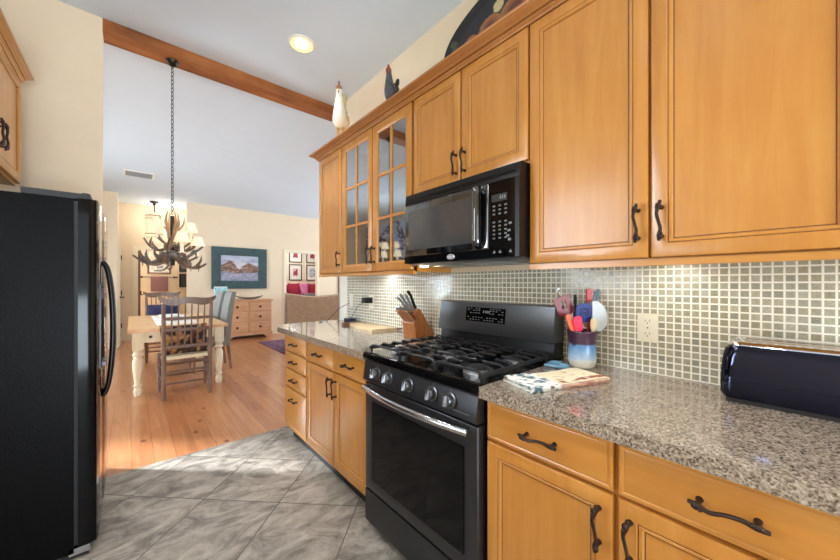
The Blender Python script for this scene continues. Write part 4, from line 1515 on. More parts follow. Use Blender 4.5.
# ================================================================== knife block and knives
kb = thing('knife_block', 'slanted wooden knife block on the worktop beside the range', 'knife block', (1.49, 1.725, 0.914))
poly = [(1.42, 0.9145), (1.575, 0.9145), (1.585, 0.934), (1.452, 1.113), (1.408, 1.078), (1.428, 1.050), (1.402, 1.012), (1.412, 0.99)]
obj('block', MB().prism(poly, 'y', 1.662, 1.790), BLOCKW, kb, world=True, bev=0.003)
kd = Vector((-0.61, 0, 0.79))
kn = kd.cross(Vector((0, 1, 0)))
steel_h = plain('knife_steel', rgb(176, 178, 182), 0.3, 0.8)
grp = 'knives in the wooden block'
names = ['large steel-bolstered carving knife in the back row of the knife block, nearest the range', 'black handled chef knife second in the back row of the block',
         'steel handled bread knife third in the back row of the block', 'steel handled knife at the dining end of the back row of the block']
for k in range(4):
    y = 1.680 + k * 0.031
    kd = Vector((-math.sin(0.50 + 0.10 * k), 0, math.cos(0.50 + 0.10 * k)))
    kn = kd.cross(Vector((0, 1, 0)))
    c = Vector((1.440, y, 1.102))
    t = thing('knife', names[k], 'knife', c, group=grp)
    ln = (0.150, 0.135, 0.145, 0.130)[k]
    q = lambda s, o: tuple(kd * s + kn * o)
    obj('handle', MB().tube([q(0.012, 0), q(0.04, 0.002), q(ln * 0.7, -0.002), q(ln - 0.008, 0.004), q(ln, 0.006)], [0.0085, 0.010, 0.0095, 0.011, 0.007], 8, flat=1.0, smooth=3), BLACKS if k == 0 else steel_h, t)
    obj('bolster', MB().tube([q(-0.004, 0), q(0.014, 0)], [0.0095, 0.009], 8), steel_h, t)
for k in range(3):
    y = 1.695 + k * 0.031
    a_ = 0.95 + 0.12 * k
    kd = Vector((-math.sin(a_), 0, math.cos(a_)))
    c = Vector((1.414, y, 1.081))
    t = thing('knife', ['short steel kitchen knife in the front row of the block, nearest the range', 'short steel paring knife in the middle of the front row of the block', 'short steel utility knife at the dining end of the front row of the block'][k], 'knife', c, group=grp)
    obj('handle', MB().tube([tuple(kd * s) for s in (0.01, 0.06, 0.085, 0.097)], [0.0075, 0.009, 0.009, 0.006], 8), steel_h, t)
    obj('bolster', MB().tube([tuple(kd * s) for s in (-0.006, 0.012)], 0.0078, 8), BLACKS, t)
kd2 = Vector((-0.70, 0, 0.71))
for k in range(6):
    y = 1.674 + k * 0.0208
    c = Vector((1.414, y, 1.028))
    t = thing('knife', ['first', 'second', 'third', 'fourth', 'fifth', 'sixth'][k] + ' wooden handled steak knife from the range side of the block', 'knife', c, group=grp)
    obj('handle', MB().tube([tuple(kd2 * s) for s in (0.006, 0.035, 0.080, 0.100)], [0.0062, 0.0072, 0.0066, 0.0076], 8, smooth=2), KNIFEW, t)
    obj('rivet', MB().ball(tuple(kd2 * 0.05 + Vector((0, -0.0085, 0))), 0.0022, seg=6, rings=4), steel_h, t)
    obj('bolster', MB().tube([tuple(kd2 * s) for s in (-0.006, 0.008)], 0.0072, 8), steel_h, t)

# ================================================================== utensil crock
UX, UY = 1.492, 0.622
ck = thing('utensil_crock', 'glazed stoneware crock purple over blue and cream, holding utensils', 'crock', (UX, UY, 0.914))
cr = obj('pot', MB().lathe([(0.044, 0.0), (0.050, 0.006), (0.056, 0.03), (0.0565, 0.06), (0.0535, 0.10), (0.057, 0.135), (0.063, 0.158), (0.061, 0.160), (0.055, 0.150), (0.050, 0.10), (0.052, 0.05), (0.042, 0.015)], (0, 0, 0.001), 36), PAINTG, ck, smooth=60)


def crock_col(p):
    z = p.z + 0.006 * (fbm(math.atan2(p.y, p.x) * 4 + 9, p.z * 30, 5) - 0.5) * 2
    if math.hypot(p.x, p.y) < 0.0525 and p.z > 0.03:
        return (70, 54, 62)
    if z > 0.104:
        return lerp3((74, 44, 64), (58, 36, 58), fbm(p.x * 40 + 7, p.z * 60 + 3, 2))
    if z > 0.04:
        return lerp3((172, 196, 220), (92, 138, 188), (z - 0.04) / 0.05 + (fbm(p.x * 60 + 7, p.y * 60 + 3, 8) - 0.5))
    return lerp3((222, 216, 200), (190, 202, 212), (z - 0.02) / 0.03)


# subdivide the pot wall so that the glaze bands are crisp
bm = bmesh.new()
bm.from_mesh(cr.data)
bmesh.ops.subdivide_edges(bm, edges=[e for e in bm.edges if abs(e.verts[0].co.z - e.verts[1].co.z) > 0.004], cuts=5)
bm.to_mesh(cr.data)
bm.free()
cr.data.polygons.foreach_set('use_smooth', [True] * len(cr.data.polygons))
paint_mesh(cr, crock_col)

# utensils; sideways / deeper / height relative to the crock's centre at worktop level
RED = plain('red_silicone', rgb(124, 14, 28), 0.4)
REDH = plain('red_handle', rgb(188, 48, 46), 0.35)
BLUE = plain('blue_nylon', rgb(20, 48, 128), 0.35)
ORANGE = plain('orange_silicone', rgb(238, 92, 40), 0.4)
PINK = plain('pink_silicone', rgb(226, 52, 88), 0.4)
CLEARP = plain('frosted_plastic', rgb(206, 212, 214), 0.25, var=0.05)
CLEARP.node_tree.nodes['Principled BSDF'].inputs['Transmission Weight'].default_value = 0.35
BLUEG = plain('grey_blue_plastic', rgb(96, 128, 150), 0.35)


def W3(r, d, z):
    return er * r + ed * d + Vector((0, 0, z))


def slab(mb, c, u, v, n, outline, th):
    c, u, v, n = Vector(c), Vector(u).normalized(), Vector(v).normalized(), Vector(n).normalized()
    mb.loft([[c + u * a + v * b - n * th / 2 for a, b in outline], [c + u * a + v * b + n * th / 2 for a, b in outline]])
    return mb


def rrect(w_, h_, r=0.008, k=4, top=1.0):
    out = []
    for cx, cy, a0 in ((w_ / 2 - r, h_ - r, 0), (-w_ / 2 + r, h_ - r, PI / 2), (-w_ / 2 * top + r, r, PI), (w_ / 2 * top - r, r, 3 * PI / 2)):
        for i in range(k + 1):
            a = a0 + PI / 2 * i / k
            out.append((cx + r * math.cos(a), cy + r * math.sin(a)))
    return out


def utensil(name, label, cat, foot, tip, mat_h, rad=0.0055):
    t = thing(name, label, cat, (UX, UY, 0.914), group='utensils in the crock')
    obj('handle', MB().tube([foot, tuple(Vector(foot).lerp(Vector(tip), 0.5)), tip], rad, 8), mat_h, t)
    ax = (Vector(tip) - Vector(foot)).normalized()
    u = (er - ax * er.dot(ax)).normalized()
    return t, ax, u, ax.cross(u)


def slotted(w_, h_, slots):
    """paddle outline plus slot bars: built from strips so that the slots are open"""
    return None


# red spatula, broad head high on the left
t, ax, u, n_ = utensil('spatula', 'broad dark red silicone spatula standing at the left of the crock', 'spatula', W3(0.02, 0.02, 0.02), W3(-0.060, 0.015, 0.23), RED)
mb = MB()
c = W3(-0.060, 0.012, 0.228)
for a, b, s0, s1 in ((-0.036, -0.012, 0, 0.085), (0.012, 0.036, 0, 0.085), (-0.012, 0.012, 0, 0.030), (-0.012, 0.012, 0.066, 0.085), (-0.0015, 0.0025, 0.030, 0.066)):
    slab(mb, c, u, ax, n_, [(a, s0), (b, s0), (b, s1), (a, s1)], 0.005)
obj('head', mb, RED, t)
# blue slotted turner
t, ax, u, n_ = utensil('slotted_turner', 'blue slotted nylon turner in the middle of the crock', 'turner', W3(0.0, 0.03, 0.02), W3(-0.004, -0.008, 0.20), BLUE)
mb = MB()
c = W3(-0.004, -0.010, 0.197)
sl_ = [(-0.032, -0.016), (-0.011, -0.0055), (-0.0005, 0.005), (0.010, 0.0145), (0.0195, 0.034)]
for a, b in sl_:
    slab(mb, c, u, ax, n_, [(a, 0.03), (b, 0.03), (b, 0.064), (a, 0.064)], 0.004)
slab(mb, c, u, ax, n_, [(-0.020, 0), (0.022, 0), (0.034, 0.03), (-0.032, 0.03)], 0.004)
slab(mb, c, u, ax, n_, [(-0.032, 0.064), (0.034, 0.064), (0.022, 0.088), (-0.026, 0.080)], 0.004)
obj('head', mb, BLUE, t)
# orange spatula
t, ax, u, n_ = utensil('spatula', 'narrow orange silicone spatula at the crock front left', 'spatula', W3(0.01, -0.01, 0.02), W3(-0.055, -0.03, 0.175), ORANGE)
slab(mb := MB(), W3(-0.054, -0.031, 0.165), u, ax, n_, rrect(0.022, 0.075, 0.009), 0.006)
obj('head', mb, ORANGE, t)
# pink spatula
t, ax, u, n_ = utensil('spatula', 'pink silicone spatula in front of the blue turner', 'spatula', W3(0.015, 0.0, 0.02), W3(-0.030, -0.036, 0.17), PINK)
slab(mb := MB(), W3(-0.030, -0.037, 0.163), u, ax, n_, rrect(0.036, 0.068, 0.012), 0.007)
obj('head', mb, PINK, t)
# wooden spoon
t, ax, u, n_ = utensil('wooden_spoon', 'pale wooden spoon standing at the crock front', 'spoon', W3(-0.01, 0.0, 0.02), W3(0.030, -0.034, 0.165), SPOONW, 0.005)
obj('bowl', MB().ball(W3(0.031, -0.036, 0.19), 0.021, 0.72, 0.3, 1.35, 12, 8, M=Matrix.Rotation(-THETA, 3, 'Z')), SPOONW, t)
# whisk-like small steel handle
t, ax, u, n_ = utensil('whisk', 'thin steel utensil handle rising behind the red spatula', 'utensil', W3(0.03, 0.03, 0.02), W3(-0.088, 0.035, 0.325), STEEL, 0.0045)
obj('end_loop', MB().tube([W3(-0.089 + 0.006 * math.cos(a), 0.035, 0.330 + 0.012 * math.sin(a)) for a in [k * PI / 6 for k in range(13)]], 0.002, 6), STEEL, t)
# red handle
t, ax, u, n_ = utensil('scraper', 'red handled scraper standing upright behind the blue turner', 'scraper', W3(0.03, 0.01, 0.02), W3(0.040, 0.02, 0.26), REDH, 0.007)
slab(mb := MB(), W3(0.040, 0.02, 0.258), u, ax, n_, rrect(0.024, 0.085, 0.011), 0.012)
obj('grip', mb, REDH, t)
# dark spatula handle between
t, ax, u, n_ = utensil('black_ladle', 'black utensil handle leaning behind the dark red spatula', 'utensil', W3(-0.02, 0.03, 0.02), W3(-0.016, 0.03, 0.305), BLACKS, 0.007)
obj('hanging_eye', MB().ball(W3(-0.016, 0.03, 0.309), 0.009, 1, 0.6, 1, 8, 6), BLACKS, t)
# frosted ladle with a big scoop on the right
t, ax, u, n_ = utensil('strainer_scoop', 'frosted white plastic scoop leaning out on the right of the crock', 'scoop', W3(0.02, 0.01, 0.03), W3(0.062, -0.006, 0.20), CLEARP, 0.007)
slab(mb := MB(), W3(0.066, -0.006, 0.185), (er * 0.97 + Vector((0, 0, 0.22))), (Vector((0, 0, 1)) - er * 0.22), ed,
     [(-0.030, -0.022), (0.0, -0.028), (0.032, -0.010), (0.046, 0.03), (0.040, 0.072), (0.018, 0.104), (-0.006, 0.108), (-0.020, 0.04)], 0.02)
obj('scoop', mb, CLEARP, t, bev=0.006)
t, ax, u, n_ = utensil('tongs', 'grey blue tongs tip standing above the frosted scoop', 'tongs', W3(0.01, 0.02, 0.02), W3(0.082, 0.016, 0.335), BLUEG, 0.005)
obj('jaw', MB().tube([W3(0.054, 0.016, 0.285), W3(0.068, 0.016, 0.325), W3(0.084, 0.016, 0.337)], [0.004, 0.005, 0.004], 8), BLUEG, t)

# ================================================================== spoon rest, towel, toaster
sr = MB()
ol = []
for k in range(28):
    a = 2 * PI * k / 28
    hx = 16 * math.sin(a) ** 3
    hy = 13 * math.cos(a) - 5 * math.cos(2 * a) - 2 * math.cos(3 * a) - math.cos(4 * a)
    ol.append((hx / 17 * 0.058, hy / 17 * 0.058))
rings = [[(x * s_, y * s_, z) for x, y in ol] for s_, z in ((0.80, 0.0), (0.97, 0.004), (1.0, 0.013), (0.97, 0.015), (0.86, 0.008), (0.4, 0.0055))]
sr.loft(rings)
o = obj('spoon_rest', sr, plain('blue_glaze', rgb(112, 160, 188), 0.2, var=0.12, nscale=40, coat=0.5), loc=(1.405, 0.695, 0.9145), rot=(0, 0, -2.2), smooth=50)
tag(o, 'small pale blue heart-shaped spoon rest on the worktop beside the range', 'spoon rest')

tw_c = Vector((1.196, 0.588, 0.9145))
ux = Vector((0.345, -0.125, 0)).normalized()
uy = Vector((-ux.y, ux.x, 0))


def towel():
    mb = MB()
    Lx, Ly = 0.355, 0.158
    # three folded layers, one body: cross-section across y spiralled into a flat roll
    sec = [(-0.5, 0.000), (0.5, 0.000), (0.515, 0.004), (0.515, 0.010), (0.5, 0.0135), (-0.46, 0.0125), (-0.47, 0.015), (-0.46, 0.0165), (0.48, 0.018),
           (0.495, 0.021), (0.48, 0.0245), (-0.5, 0.0235), (-0.52, 0.020), (-0.525, 0.012), (-0.515, 0.003)]
    n = 40
    rings = []
    for i in range(n + 1):
        s = i / n
        x = (s - 0.5) * Lx
        e = 1.0 if 0 < i < n else 0.97
        hgt = 1.0 + 0.10 * math.sin(s * 9) + (0.15 if s < 0.08 else 0)
        rings.append([(x + 0.006 * math.sin(p[0] * 7 + 1), p[0] * Ly * e + 0.004 * math.sin(s * 7), p[1] * hgt * 0.72) for p in sec])
    # refine the section for print resolution
    rr_ = []
    for r in rings:
        q = []
        for a, b in zip(r, r[1:] + r[:1]):
            m = max(1, int((Vector(b) - Vector(a)).length / 0.006))
            for k in range(m):
                q.append(tuple(Vector(a).lerp(Vector(b), k / m)))
        rr_.append(q)
    m = min(len(q) for q in rr_)
    rr_ = [[q[int(k * len(q) / m)] for k in range(m)] for q in rr_]
    mb.loft(rr_)
    return mb


tw = obj('kitchen_towel', towel(), PAINTF, loc=tw_c, rot=(0, 0, math.atan2(ux.y, ux.x)), smooth=50)


def towel_col(p):
    s = p.x / 0.355 + 0.5
    c = lerp3((236, 226, 196), (226, 212, 176), fbm(p.x * 20 + 3, p.y * 20 + 4, 4))
    n = fbm(p.x * 42 + 11, p.y * 42 + 5, 6)
    if s < 0.34:
        if n > 0.60:
            return (86, 112, 122)
        if n < 0.33:
            return (122, 98, 84)
        return (236, 236, 228)
    if abs(p.y + 0.05) < 0.012 and n > 0.42:
        return (150, 84, 62)
    if p.y < -0.074 and s > 0.3:
        return lerp3((132, 62, 54), (226, 214, 180), fbm(p.x * 30, p.z * 200, 9))
    if n > 0.70:
        return (186, 160, 120)
    return c


paint_mesh(tw, towel_col)
tag(tw, 'folded cream kitchen towel with blue floral print on the worktop', 'towel')

# toaster
tz = math.atan2(0.025, -0.189) - PI / 2      # long axis close to -y
to = thing('toaster', 'long glossy black toaster with chrome top on the right end of the worktop', 'toaster', (1.482, -0.032, 0.914), rz=0.0)
TL = 0.38
GL = plain('black_chrome_window_blue', rgb(22, 30, 58), 0.07, 0.9, var=0.05, coat=0.5)  # black shell; the blue of the reflected window is put into its colour


def rrloop(a, b, r, z, k=6):
    out = []
    for cx, cy, a0 in ((b - r, a - r, 0), (-b + r, a - r, PI / 2), (-b + r, -a + r, PI), (b - r, -a + r, 3 * PI / 2)):
        for i_ in range(k + 1):
            t_ = a0 + PI / 2 * i_ / k
            out.append((cx + r * math.cos(t_), cy + r * math.sin(t_), z))
    return out


lv_ = [(0.184, 0.087, 0.020, 0.014), (0.190, 0.091, 0.024, 0.03), (0.1905, 0.0925, 0.026, 0.06), (0.189, 0.0915, 0.028, 0.10), (0.185, 0.088, 0.030, 0.14), (0.180, 0.082, 0.032, 0.165), (0.176, 0.077, 0.034, 0.176)]
mb = MB()
mb.loft([rrloop(*q) for q in lv_])
obj('shell', mb, GL, to, smooth=60)
mb = MB()
mb.loft([rrloop(*q) for q in ((0.1765, 0.0775, 0.034, 0.175), (0.173, 0.074, 0.034, 0.183), (0.165, 0.066, 0.034, 0.187))])
obj('top_plate', mb, CHROME, to, smooth=60)
for s_ in (-1, 1):
    mb = MB()
    n0 = 6
    mb.loft([[(x, s_ * y, z) for x, y, z in [(-b + 0.016, a + 0.0012, z_), (b - 0.016, a + 0.0012, z_), (b - 0.016, a - 0.006, z_), (-b + 0.016, a - 0.006, z_)]] for a, b, r, z_ in lv_[:-1]])
    obj('end_panel', mb, BLACKS, to, smooth=60)
for x in (-0.026, 0.026):
    mb = MB().ringpanel((x - 0.017, -0.14, 0.1868), (1, 0, 0), (0, 1, 0), (0, 0, 1), 0.034, 0.28, [(0, 0), (0, 0.003), (0.004, 0.003), (0.005, 0.0)], fill=False)
    s1 = obj('bread_slot', mb, CHROME, to)
    obj('slot_opening', MB().box(x - 0.0125, x + 0.0125, -0.135, 0.135, 0.1868, 0.1876), BLACKM, s1)
obj('base', MB().box(-0.083, 0.083, -TL / 2 + 0.012, TL / 2 - 0.012, 0.0, 0.013), BLACKM, to, bev=0.004)
lv = obj('lever', MB().box(-0.02, 0.02, -TL / 2 - 0.022, -TL / 2 - 0.0008, 0.10, 0.115), BLACKS, to, bev=0.004)
obj('dial', MB().lathe([(0.015, 0), (0.014, 0.012)], (0.0, -TL / 2 - 0.0008, 0.05), 14, axis=(0, -1, 0)), CHROME, to)

# ================================================================== dishes behind the cabinet glass
DG = 'dishes behind the cabinet glass'


def at_shelf(y, x, sh):
    return (x, y, SHZ[sh])


bowl_p = [(0.040, 0), (0.044, 0.003), (0.062, 0.018), (0.068, 0.040), (0.0685, 0.042), (0.066, 0.041), (0.058, 0.020), (0.038, 0.008)]
b0 = None
for j, (y, x) in enumerate(((1.66, 1.42), (1.66, 1.42), (1.66, 1.42), (1.66, 1.42), (1.66, 1.42))):
    lab = 'white bowl, %s of the stack behind the right glass door' % ['bottom', 'second from the bottom', 'middle one', 'second from the top', 'topmost'][j]
    if b0 is None:
        b0 = tag(obj('bowl', MB().lathe(bowl_p, (0, 0, 0), 24), PORC, loc=(x, y, SHZ[0] + 0.001)), lab, 'bowl', DG)
    else:
        dup(b0, (x, y, SHZ[0] + 0.001 + j * 0.021), label=lab)
plate_p = [(0.05, 0), (0.055, 0.004), (0.095, 0.012), (0.105, 0.016), (0.105, 0.018), (0.09, 0.016), (0.05, 0.008)]
p0 = None
for j in range(6):
    lab = 'white plate, %s of the stack behind the left glass door' % ['bottom', 'second from the bottom', 'third from the bottom', 'third from the top', 'second from the top', 'topmost'][j]
    if p0 is None:
        p0 = tag(obj('plate', MB().lathe(plate_p, (0, 0, 0), 28), PORC, loc=(1.43, 2.10, SHZ[0] + 0.001)), lab, 'plate', DG)
    else:
        dup(p0, (1.43, 2.10, SHZ[0] + 0.001 + j * 0.0115), label=lab)
goblet = [(0.032, 0), (0.032, 0.002), (0.006, 0.006), (0.005, 0.07), (0.02, 0.085), (0.038, 0.12), (0.036, 0.17), (0.0345, 0.17), (0.036, 0.12), (0.018, 0.088), (0.002, 0.08)]
g0 = None
gl = [(2.28, 1.40, 1), (2.17, 1.47, 1), (2.06, 1.40, 1), (1.83, 1.42, 1), (1.73, 1.47, 1), (1.62, 1.41, 1)]
wh = ['by the far side wall of', 'second from the far side of', 'third from the far side of', 'third from the near side of', 'second from the near side of', 'nearest the microwave on']
for j, (y, x, s_) in enumerate(gl):
    lab = 'clear stemmed glass %s the middle cabinet shelf' % wh[j]
    if g0 is None:
        g0 = tag(obj('stemmed_glass', MB().lathe(goblet, (0, 0, 0), 18, capb=False), CLEAR, loc=(x, y, SHZ[s_] + 0.001)), lab, 'glass', DG)
    else:
        dup(g0, (x, y, SHZ[s_] + 0.001), label=lab)
pit = thing('pitcher', 'large clear glass bowl on the top shelf behind the left glass door', 'glass bowl', (1.43, 2.12, SHZ[2] + 0.001), group=DG)
obj('bowl', MB().lathe([(0.05, 0), (0.055, 0.004), (0.02, 0.02), (0.02, 0.04), (0.09, 0.09), (0.105, 0.16), (0.102, 0.16), (0.086, 0.095), (0.01, 0.045)], (0, 0, 0), 24, capb=False), CLEAR, pit)
vs = thing('flower_vase', 'small white flowered vase on the top shelf behind the right glass door', 'vase', (1.40, 1.66, SHZ[2] + 0.001), group=DG)
obj('vase', MB().lathe([(0.025, 0), (0.035, 0.03), (0.03, 0.08), (0.015, 0.10), (0.022, 0.12)], (0, 0, 0), 18), PORC, vs)
for k in range(7):
    a = k * 0.9
    obj('blossom', MB().ball((0.022 * math.cos(a) * (k > 0), 0.022 * math.sin(a) * (k > 0), 0.15 + 0.012 * (k % 3)), 0.013, 1, 1, 0.8, 8, 6), PORC, vs)

# ================================================================== dining room
tb = thing('dining_table', 'long pine-topped dining table with cream turned legs on the plank floor', 'table', (0.457, 5.88, 0))
TX0, TX1, TY0, TY1 = -0.03, 0.944, 4.85, 6.92
obj('tabletop', MB().box(TX0, TX1, TY0, TY1, 0.728, 0.762), PINE, tb, world=True, bev=0.006)
for a, b, c, d in ((TX0 + 0.09, TX1 - 0.09, TY0 + 0.075, TY0 + 0.1), (TX0 + 0.09, TX1 - 0.09, TY1 - 0.1, TY1 - 0.075)):
    obj('end_apron', MB().box(a, b, c, d, 0.60, 0.728), CREAMW, tb, world=True)
for a in (TX0 + 0.075, TX1 - 0.1):
    obj('side_apron', MB().box(a, a + 0.025, TY0 + 0.1, TY1 - 0.1, 0.60, 0.728), CREAMW, tb, world=True)
lp = [(0.030, 0.0), (0.036, 0.02), (0.040, 0.06), (0.034, 0.085), (0.026, 0.10), (0.036, 0.112), (0.040, 0.122), (0.034, 0.134), (0.028, 0.15), (0.034, 0.20), (0.044, 0.28), (0.050, 0.35),
      (0.048, 0.40), (0.036, 0.435), (0.030, 0.445), (0.046, 0.458), (0.050, 0.468), (0.046, 0.480), (0.034, 0.492), (0.040, 0.505), (0.046, 0.52), (0.046, 0.53)]
for x in (TX0 + 0.088, TX1 - 0.088):
    for y in (TY0 + 0.088, TY1 - 0.088):
        mb = MB().lathe(lp, (x, y, 0), 20)
        mb.box(x - 0.05, x + 0.05, y - 0.05, y + 0.05, 0.53, 0.728)
        obj('leg', mb, CREAMW, tb, world=True)
obj('drawer_knob', MB().lathe([(0.008, 0), (0.008, 0.012), (0.017, 0.02), (0.012, 0.03)], (TX0 + 0.2, TY0 + 0.075, 0.665), 12, axis=(0, -1, 0)), BRONZE, tb, world=True)
LINEN = plain('white_linen', rgb(236, 232, 226), 0.9, var=0.04, nscale=50)
mb = sheet(8, 30, lambda a, b: (0.24 + a * 0.44, 5.25 + b * 1.45, 0.7635 + 0.002 * math.sin(a * 9 + b * 23)))
o = obj('table_runner', mb, LINEN, loc=(0.46, 5.97, 0.762), world=True)
m_ = o.modifiers.new('thick', 'SOLIDIFY')
m_.thickness = 0.002
m_.offset = 1
tag(o, 'white linen runner laid along the pine dining table', 'table runner')
bw = thing('ceramic_bowl', 'small white bowl standing on the runner of the dining table', 'bowl', (0.40, 5.75, 0.768))
obj('bowl', MB().lathe([(0.05, 0), (0.055, 0.01), (0.11, 0.05), (0.125, 0.08), (0.121, 0.08), (0.10, 0.05), (0.04, 0.015)], (0, 0, 0), 24), PORC, bw)


def dining_chair(label, loc, rz):
    t = thing('dining_chair', label, 'chair', loc, rz, group='spindle back dining chairs')
    for s in (-1, 1):
        x = s * 0.215
        mb = MB().tube([(x, -0.235, 0.0), (x, -0.225, 0.25), (x, -0.22, 0.46), (x * 1.01, -0.235, 0.75), (x * 1.03, -0.275, 1.06)], [0.020, 0.022, 0.023, 0.021, 0.017], 8, smooth=3)
        obj('rear_post', mb, CHAIRW, t)
        mb = MB().lathe([(0.015, 0), (0.018, 0.03), (0.021, 0.06), (0.017, 0.075), (0.022, 0.09), (0.023, 0.24), (0.018, 0.25), (0.023, 0.265), (0.023, 0.43), (0.018, 0.455)], (x * 1.08, 0.215, 0), 12)
        obj('front_leg', mb, CHAIRW, t)
    # crest rail with swept ears
    rings = []
    for k in range(17):
        s = k / 16 * 2 - 1
        x = s * 0.265
        y = -0.275 - 0.018 * (1 - s * s)
        e = abs(s)
        zt = 1.118 + 0.010 * math.cos(s * PI) * (1 if e < 0.5 else 0.4) + (0.030 * max(0, (e - 0.7) / 0.3) ** 1.5)
        zb = 1.048 + 0.012 * math.cos(s * PI * 2) * (e < 0.75) + (0.062 * max(0, (e - 0.78) / 0.22) ** 1.3)
        zb = min(zb, zt - 0.016)
        rings.append([(x, y - 0.012, zb), (x, y + 0.012, zb), (x, y + 0.012, zt), (x, y - 0.012, zt)])
    mb = MB()
    mb.loft(rings)
    obj('crest_rail', mb, CHAIRW, t, bev=0.004)
    for z, r, yy in ((0.893, 0.013, -0.256), (0.765, 0.014, -0.240), (0.575, 0.015, -0.228)):
        obj('back_rail', MB().tube([(-0.215, yy, z), (-0.1, yy - 0.014, z), (0.1, yy - 0.014, z), (0.215, yy, z)], r, 8, flat=1.3, smooth=4), CHAIRW, t)
    for k in range(6):
        x = -0.15 + 0.06 * k
        y = lambda z: -0.232 - 0.06 * max(0, z - 0.6) / 0.5 - 0.012
        mb = MB().tube([(x, y(0.575), 0.575), (x, y(0.665), 0.665), (x, y(0.765), 0.765), (x, y(0.893), 0.893), (x * 1.02, y(1.06), 1.06)], [0.007, 0.010, 0.007, 0.007, 0.006], 8, smooth=3)
        obj('spindle', mb, CHAIRW, t)
    mb = MB().box(-0.225, 0.225, -0.22, 0.225, 0.435, 0.468)
    obj('seat', mb, RUSH, t, bev=0.012, seg=3)
    for z in (0.405, 0.30, 0.17):
        for y in (-0.228, 0.215):
            obj('stretcher', MB().tube([(-0.215, y, z), (0, y, z + 0.002), (0.215, y, z)], [0.010, 0.0135, 0.010], 8), CHAIRW, t)
        for s in (-1, 1):
            obj('stretcher', MB().tube([(s * 0.215, -0.225, z + 0.02), (s * 0.22, 0, z + 0.02), (s * 0.228, 0.215, z + 0.02)], [0.010, 0.0125, 0.010], 8), CHAIRW, t)
    return t


dining_chair('brown spindle-back dining chair with rush seat at the near end of the dining table', (0.485, 4.78, 0), 0.0)
dining_chair('brown spindle-back dining chair at the far end of the dining table', (0.42, 7.12, 0), PI)


def pillow(name, label, w_, h_, th, loc, rot, mat, fn=None):
    n = 18
    mb = MB()
    F = {}
    for side in (1, -1):
        for j in range(n + 1):
            for i in range(n + 1):
                a, b = i / n * 2 - 1, j / n * 2 - 1
                k = (1 - abs(a) ** 2.6) * (1 - abs(b) ** 2.6)
                d = th / 2 * max(k, 0) ** 0.6
                pinch = 1 - 0.06 * (abs(a) * abs(b)) ** 0.5 * 0
                px_ = a * w_ / 2 * (1 - 0.05 * (1 - b * b))
                pz_ = b * h_ / 2 * (1 - 0.05 * (1 - a * a))
                if d < 1e-6 and side == -1:
                    F[(side, i, j)] = F[(1, i, j)]
                else:
                    F[(side, i, j)] = mb.bm.verts.new((px_, side * d, pz_ + h_ / 2))
    for side in (1, -1):
        for j in range(n):
            for i in range(n):
                mb.face([F[(side, i, j)], F[(side, i + 1, j)], F[(side, i + 1, j + 1)], F[(side, i, j + 1)]])
    o = obj(name, mb, mat, loc=loc, rot=rot, smooth=70)
    if fn:
        paint_mesh(o, fn)
    return tag(o, label, 'pillow')


def tapestry(p):
    n = fbm(p.x * 16 + 31, p.z * 16 + 8, 12)
    m = fbm(p.x * 34 + 3, p.z * 34 + 9, 15)
    if n > 0.56:
        return (166, 112, 70) if m > 0.45 else (186, 148, 100)
    if m > 0.6:
        return (96, 58, 44)
    return (46, 36, 32)


pillow('throw_pillow', 'brown floral tapestry pillow on the near dining chair, behind its spindles', 0.46, 0.34, 0.13, (0.47, 4.655, 0.470), (math.radians(-8), 0, 0.06), PAINTF, tapestry)
pillow('throw_pillow', 'dark navy pillow on the far dining chair, above the tabletop', 0.42, 0.45, 0.12, (0.42, 7.235, 0.470), (math.radians(6), 0, 0), plain('navy_cloth', rgb(48, 46, 78), 0.9, var=0.3, nscale=40))


def parsons_chair(label, loc, rz):
    t = thing('upholstered_chair', label, 'chair', loc, rz, group='grey upholstered dining chairs')
    rings = []
    for z, d, th, w_ in ((0.43, 0.0, 0.075, 0.225), (0.70, 0.015, 0.075, 0.228), (0.95, 0.045, 0.07, 0.228), (1.12, 0.075, 0.062, 0.222), (1.155, 0.082, 0.05, 0.215)):
        rings.append([(-w_, -0.24 - d, z), (w_, -0.24 - d, z), (w_, -0.24 - d + th, z), (-w_, -0.24 - d + th, z)])
    mb = MB()
    mb.loft(rings)
    obj('backrest', mb, GREYFAB, t, bev=0.018, seg=3, smooth=60)
    obj('seat', MB().box(-0.235, 0.235, -0.235, 0.25, 0.36, 0.48), GREYFAB, t, bev=0.02, seg=3)
    for x in (-0.205, 0.205):
        obj('leg', MB().tube([(x, 0.215, 0), (x, 0.215, 0.365)], [0.016, 0.024], 4), DOORW, t)
        obj('leg', MB().tube([(x, -0.25, 0), (x, -0.21, 0.365)], [0.016, 0.024], 4), DOORW, t)
    return t


parsons_chair('nearer grey upholstered high-back chair on the right side of the dining table', (0.885, 5.83, 0), PI / 2)
parsons_chair('farther grey upholstered high-back chair tucked in beside the dresser end of the table', (0.885, 6.50, 0), PI / 2)

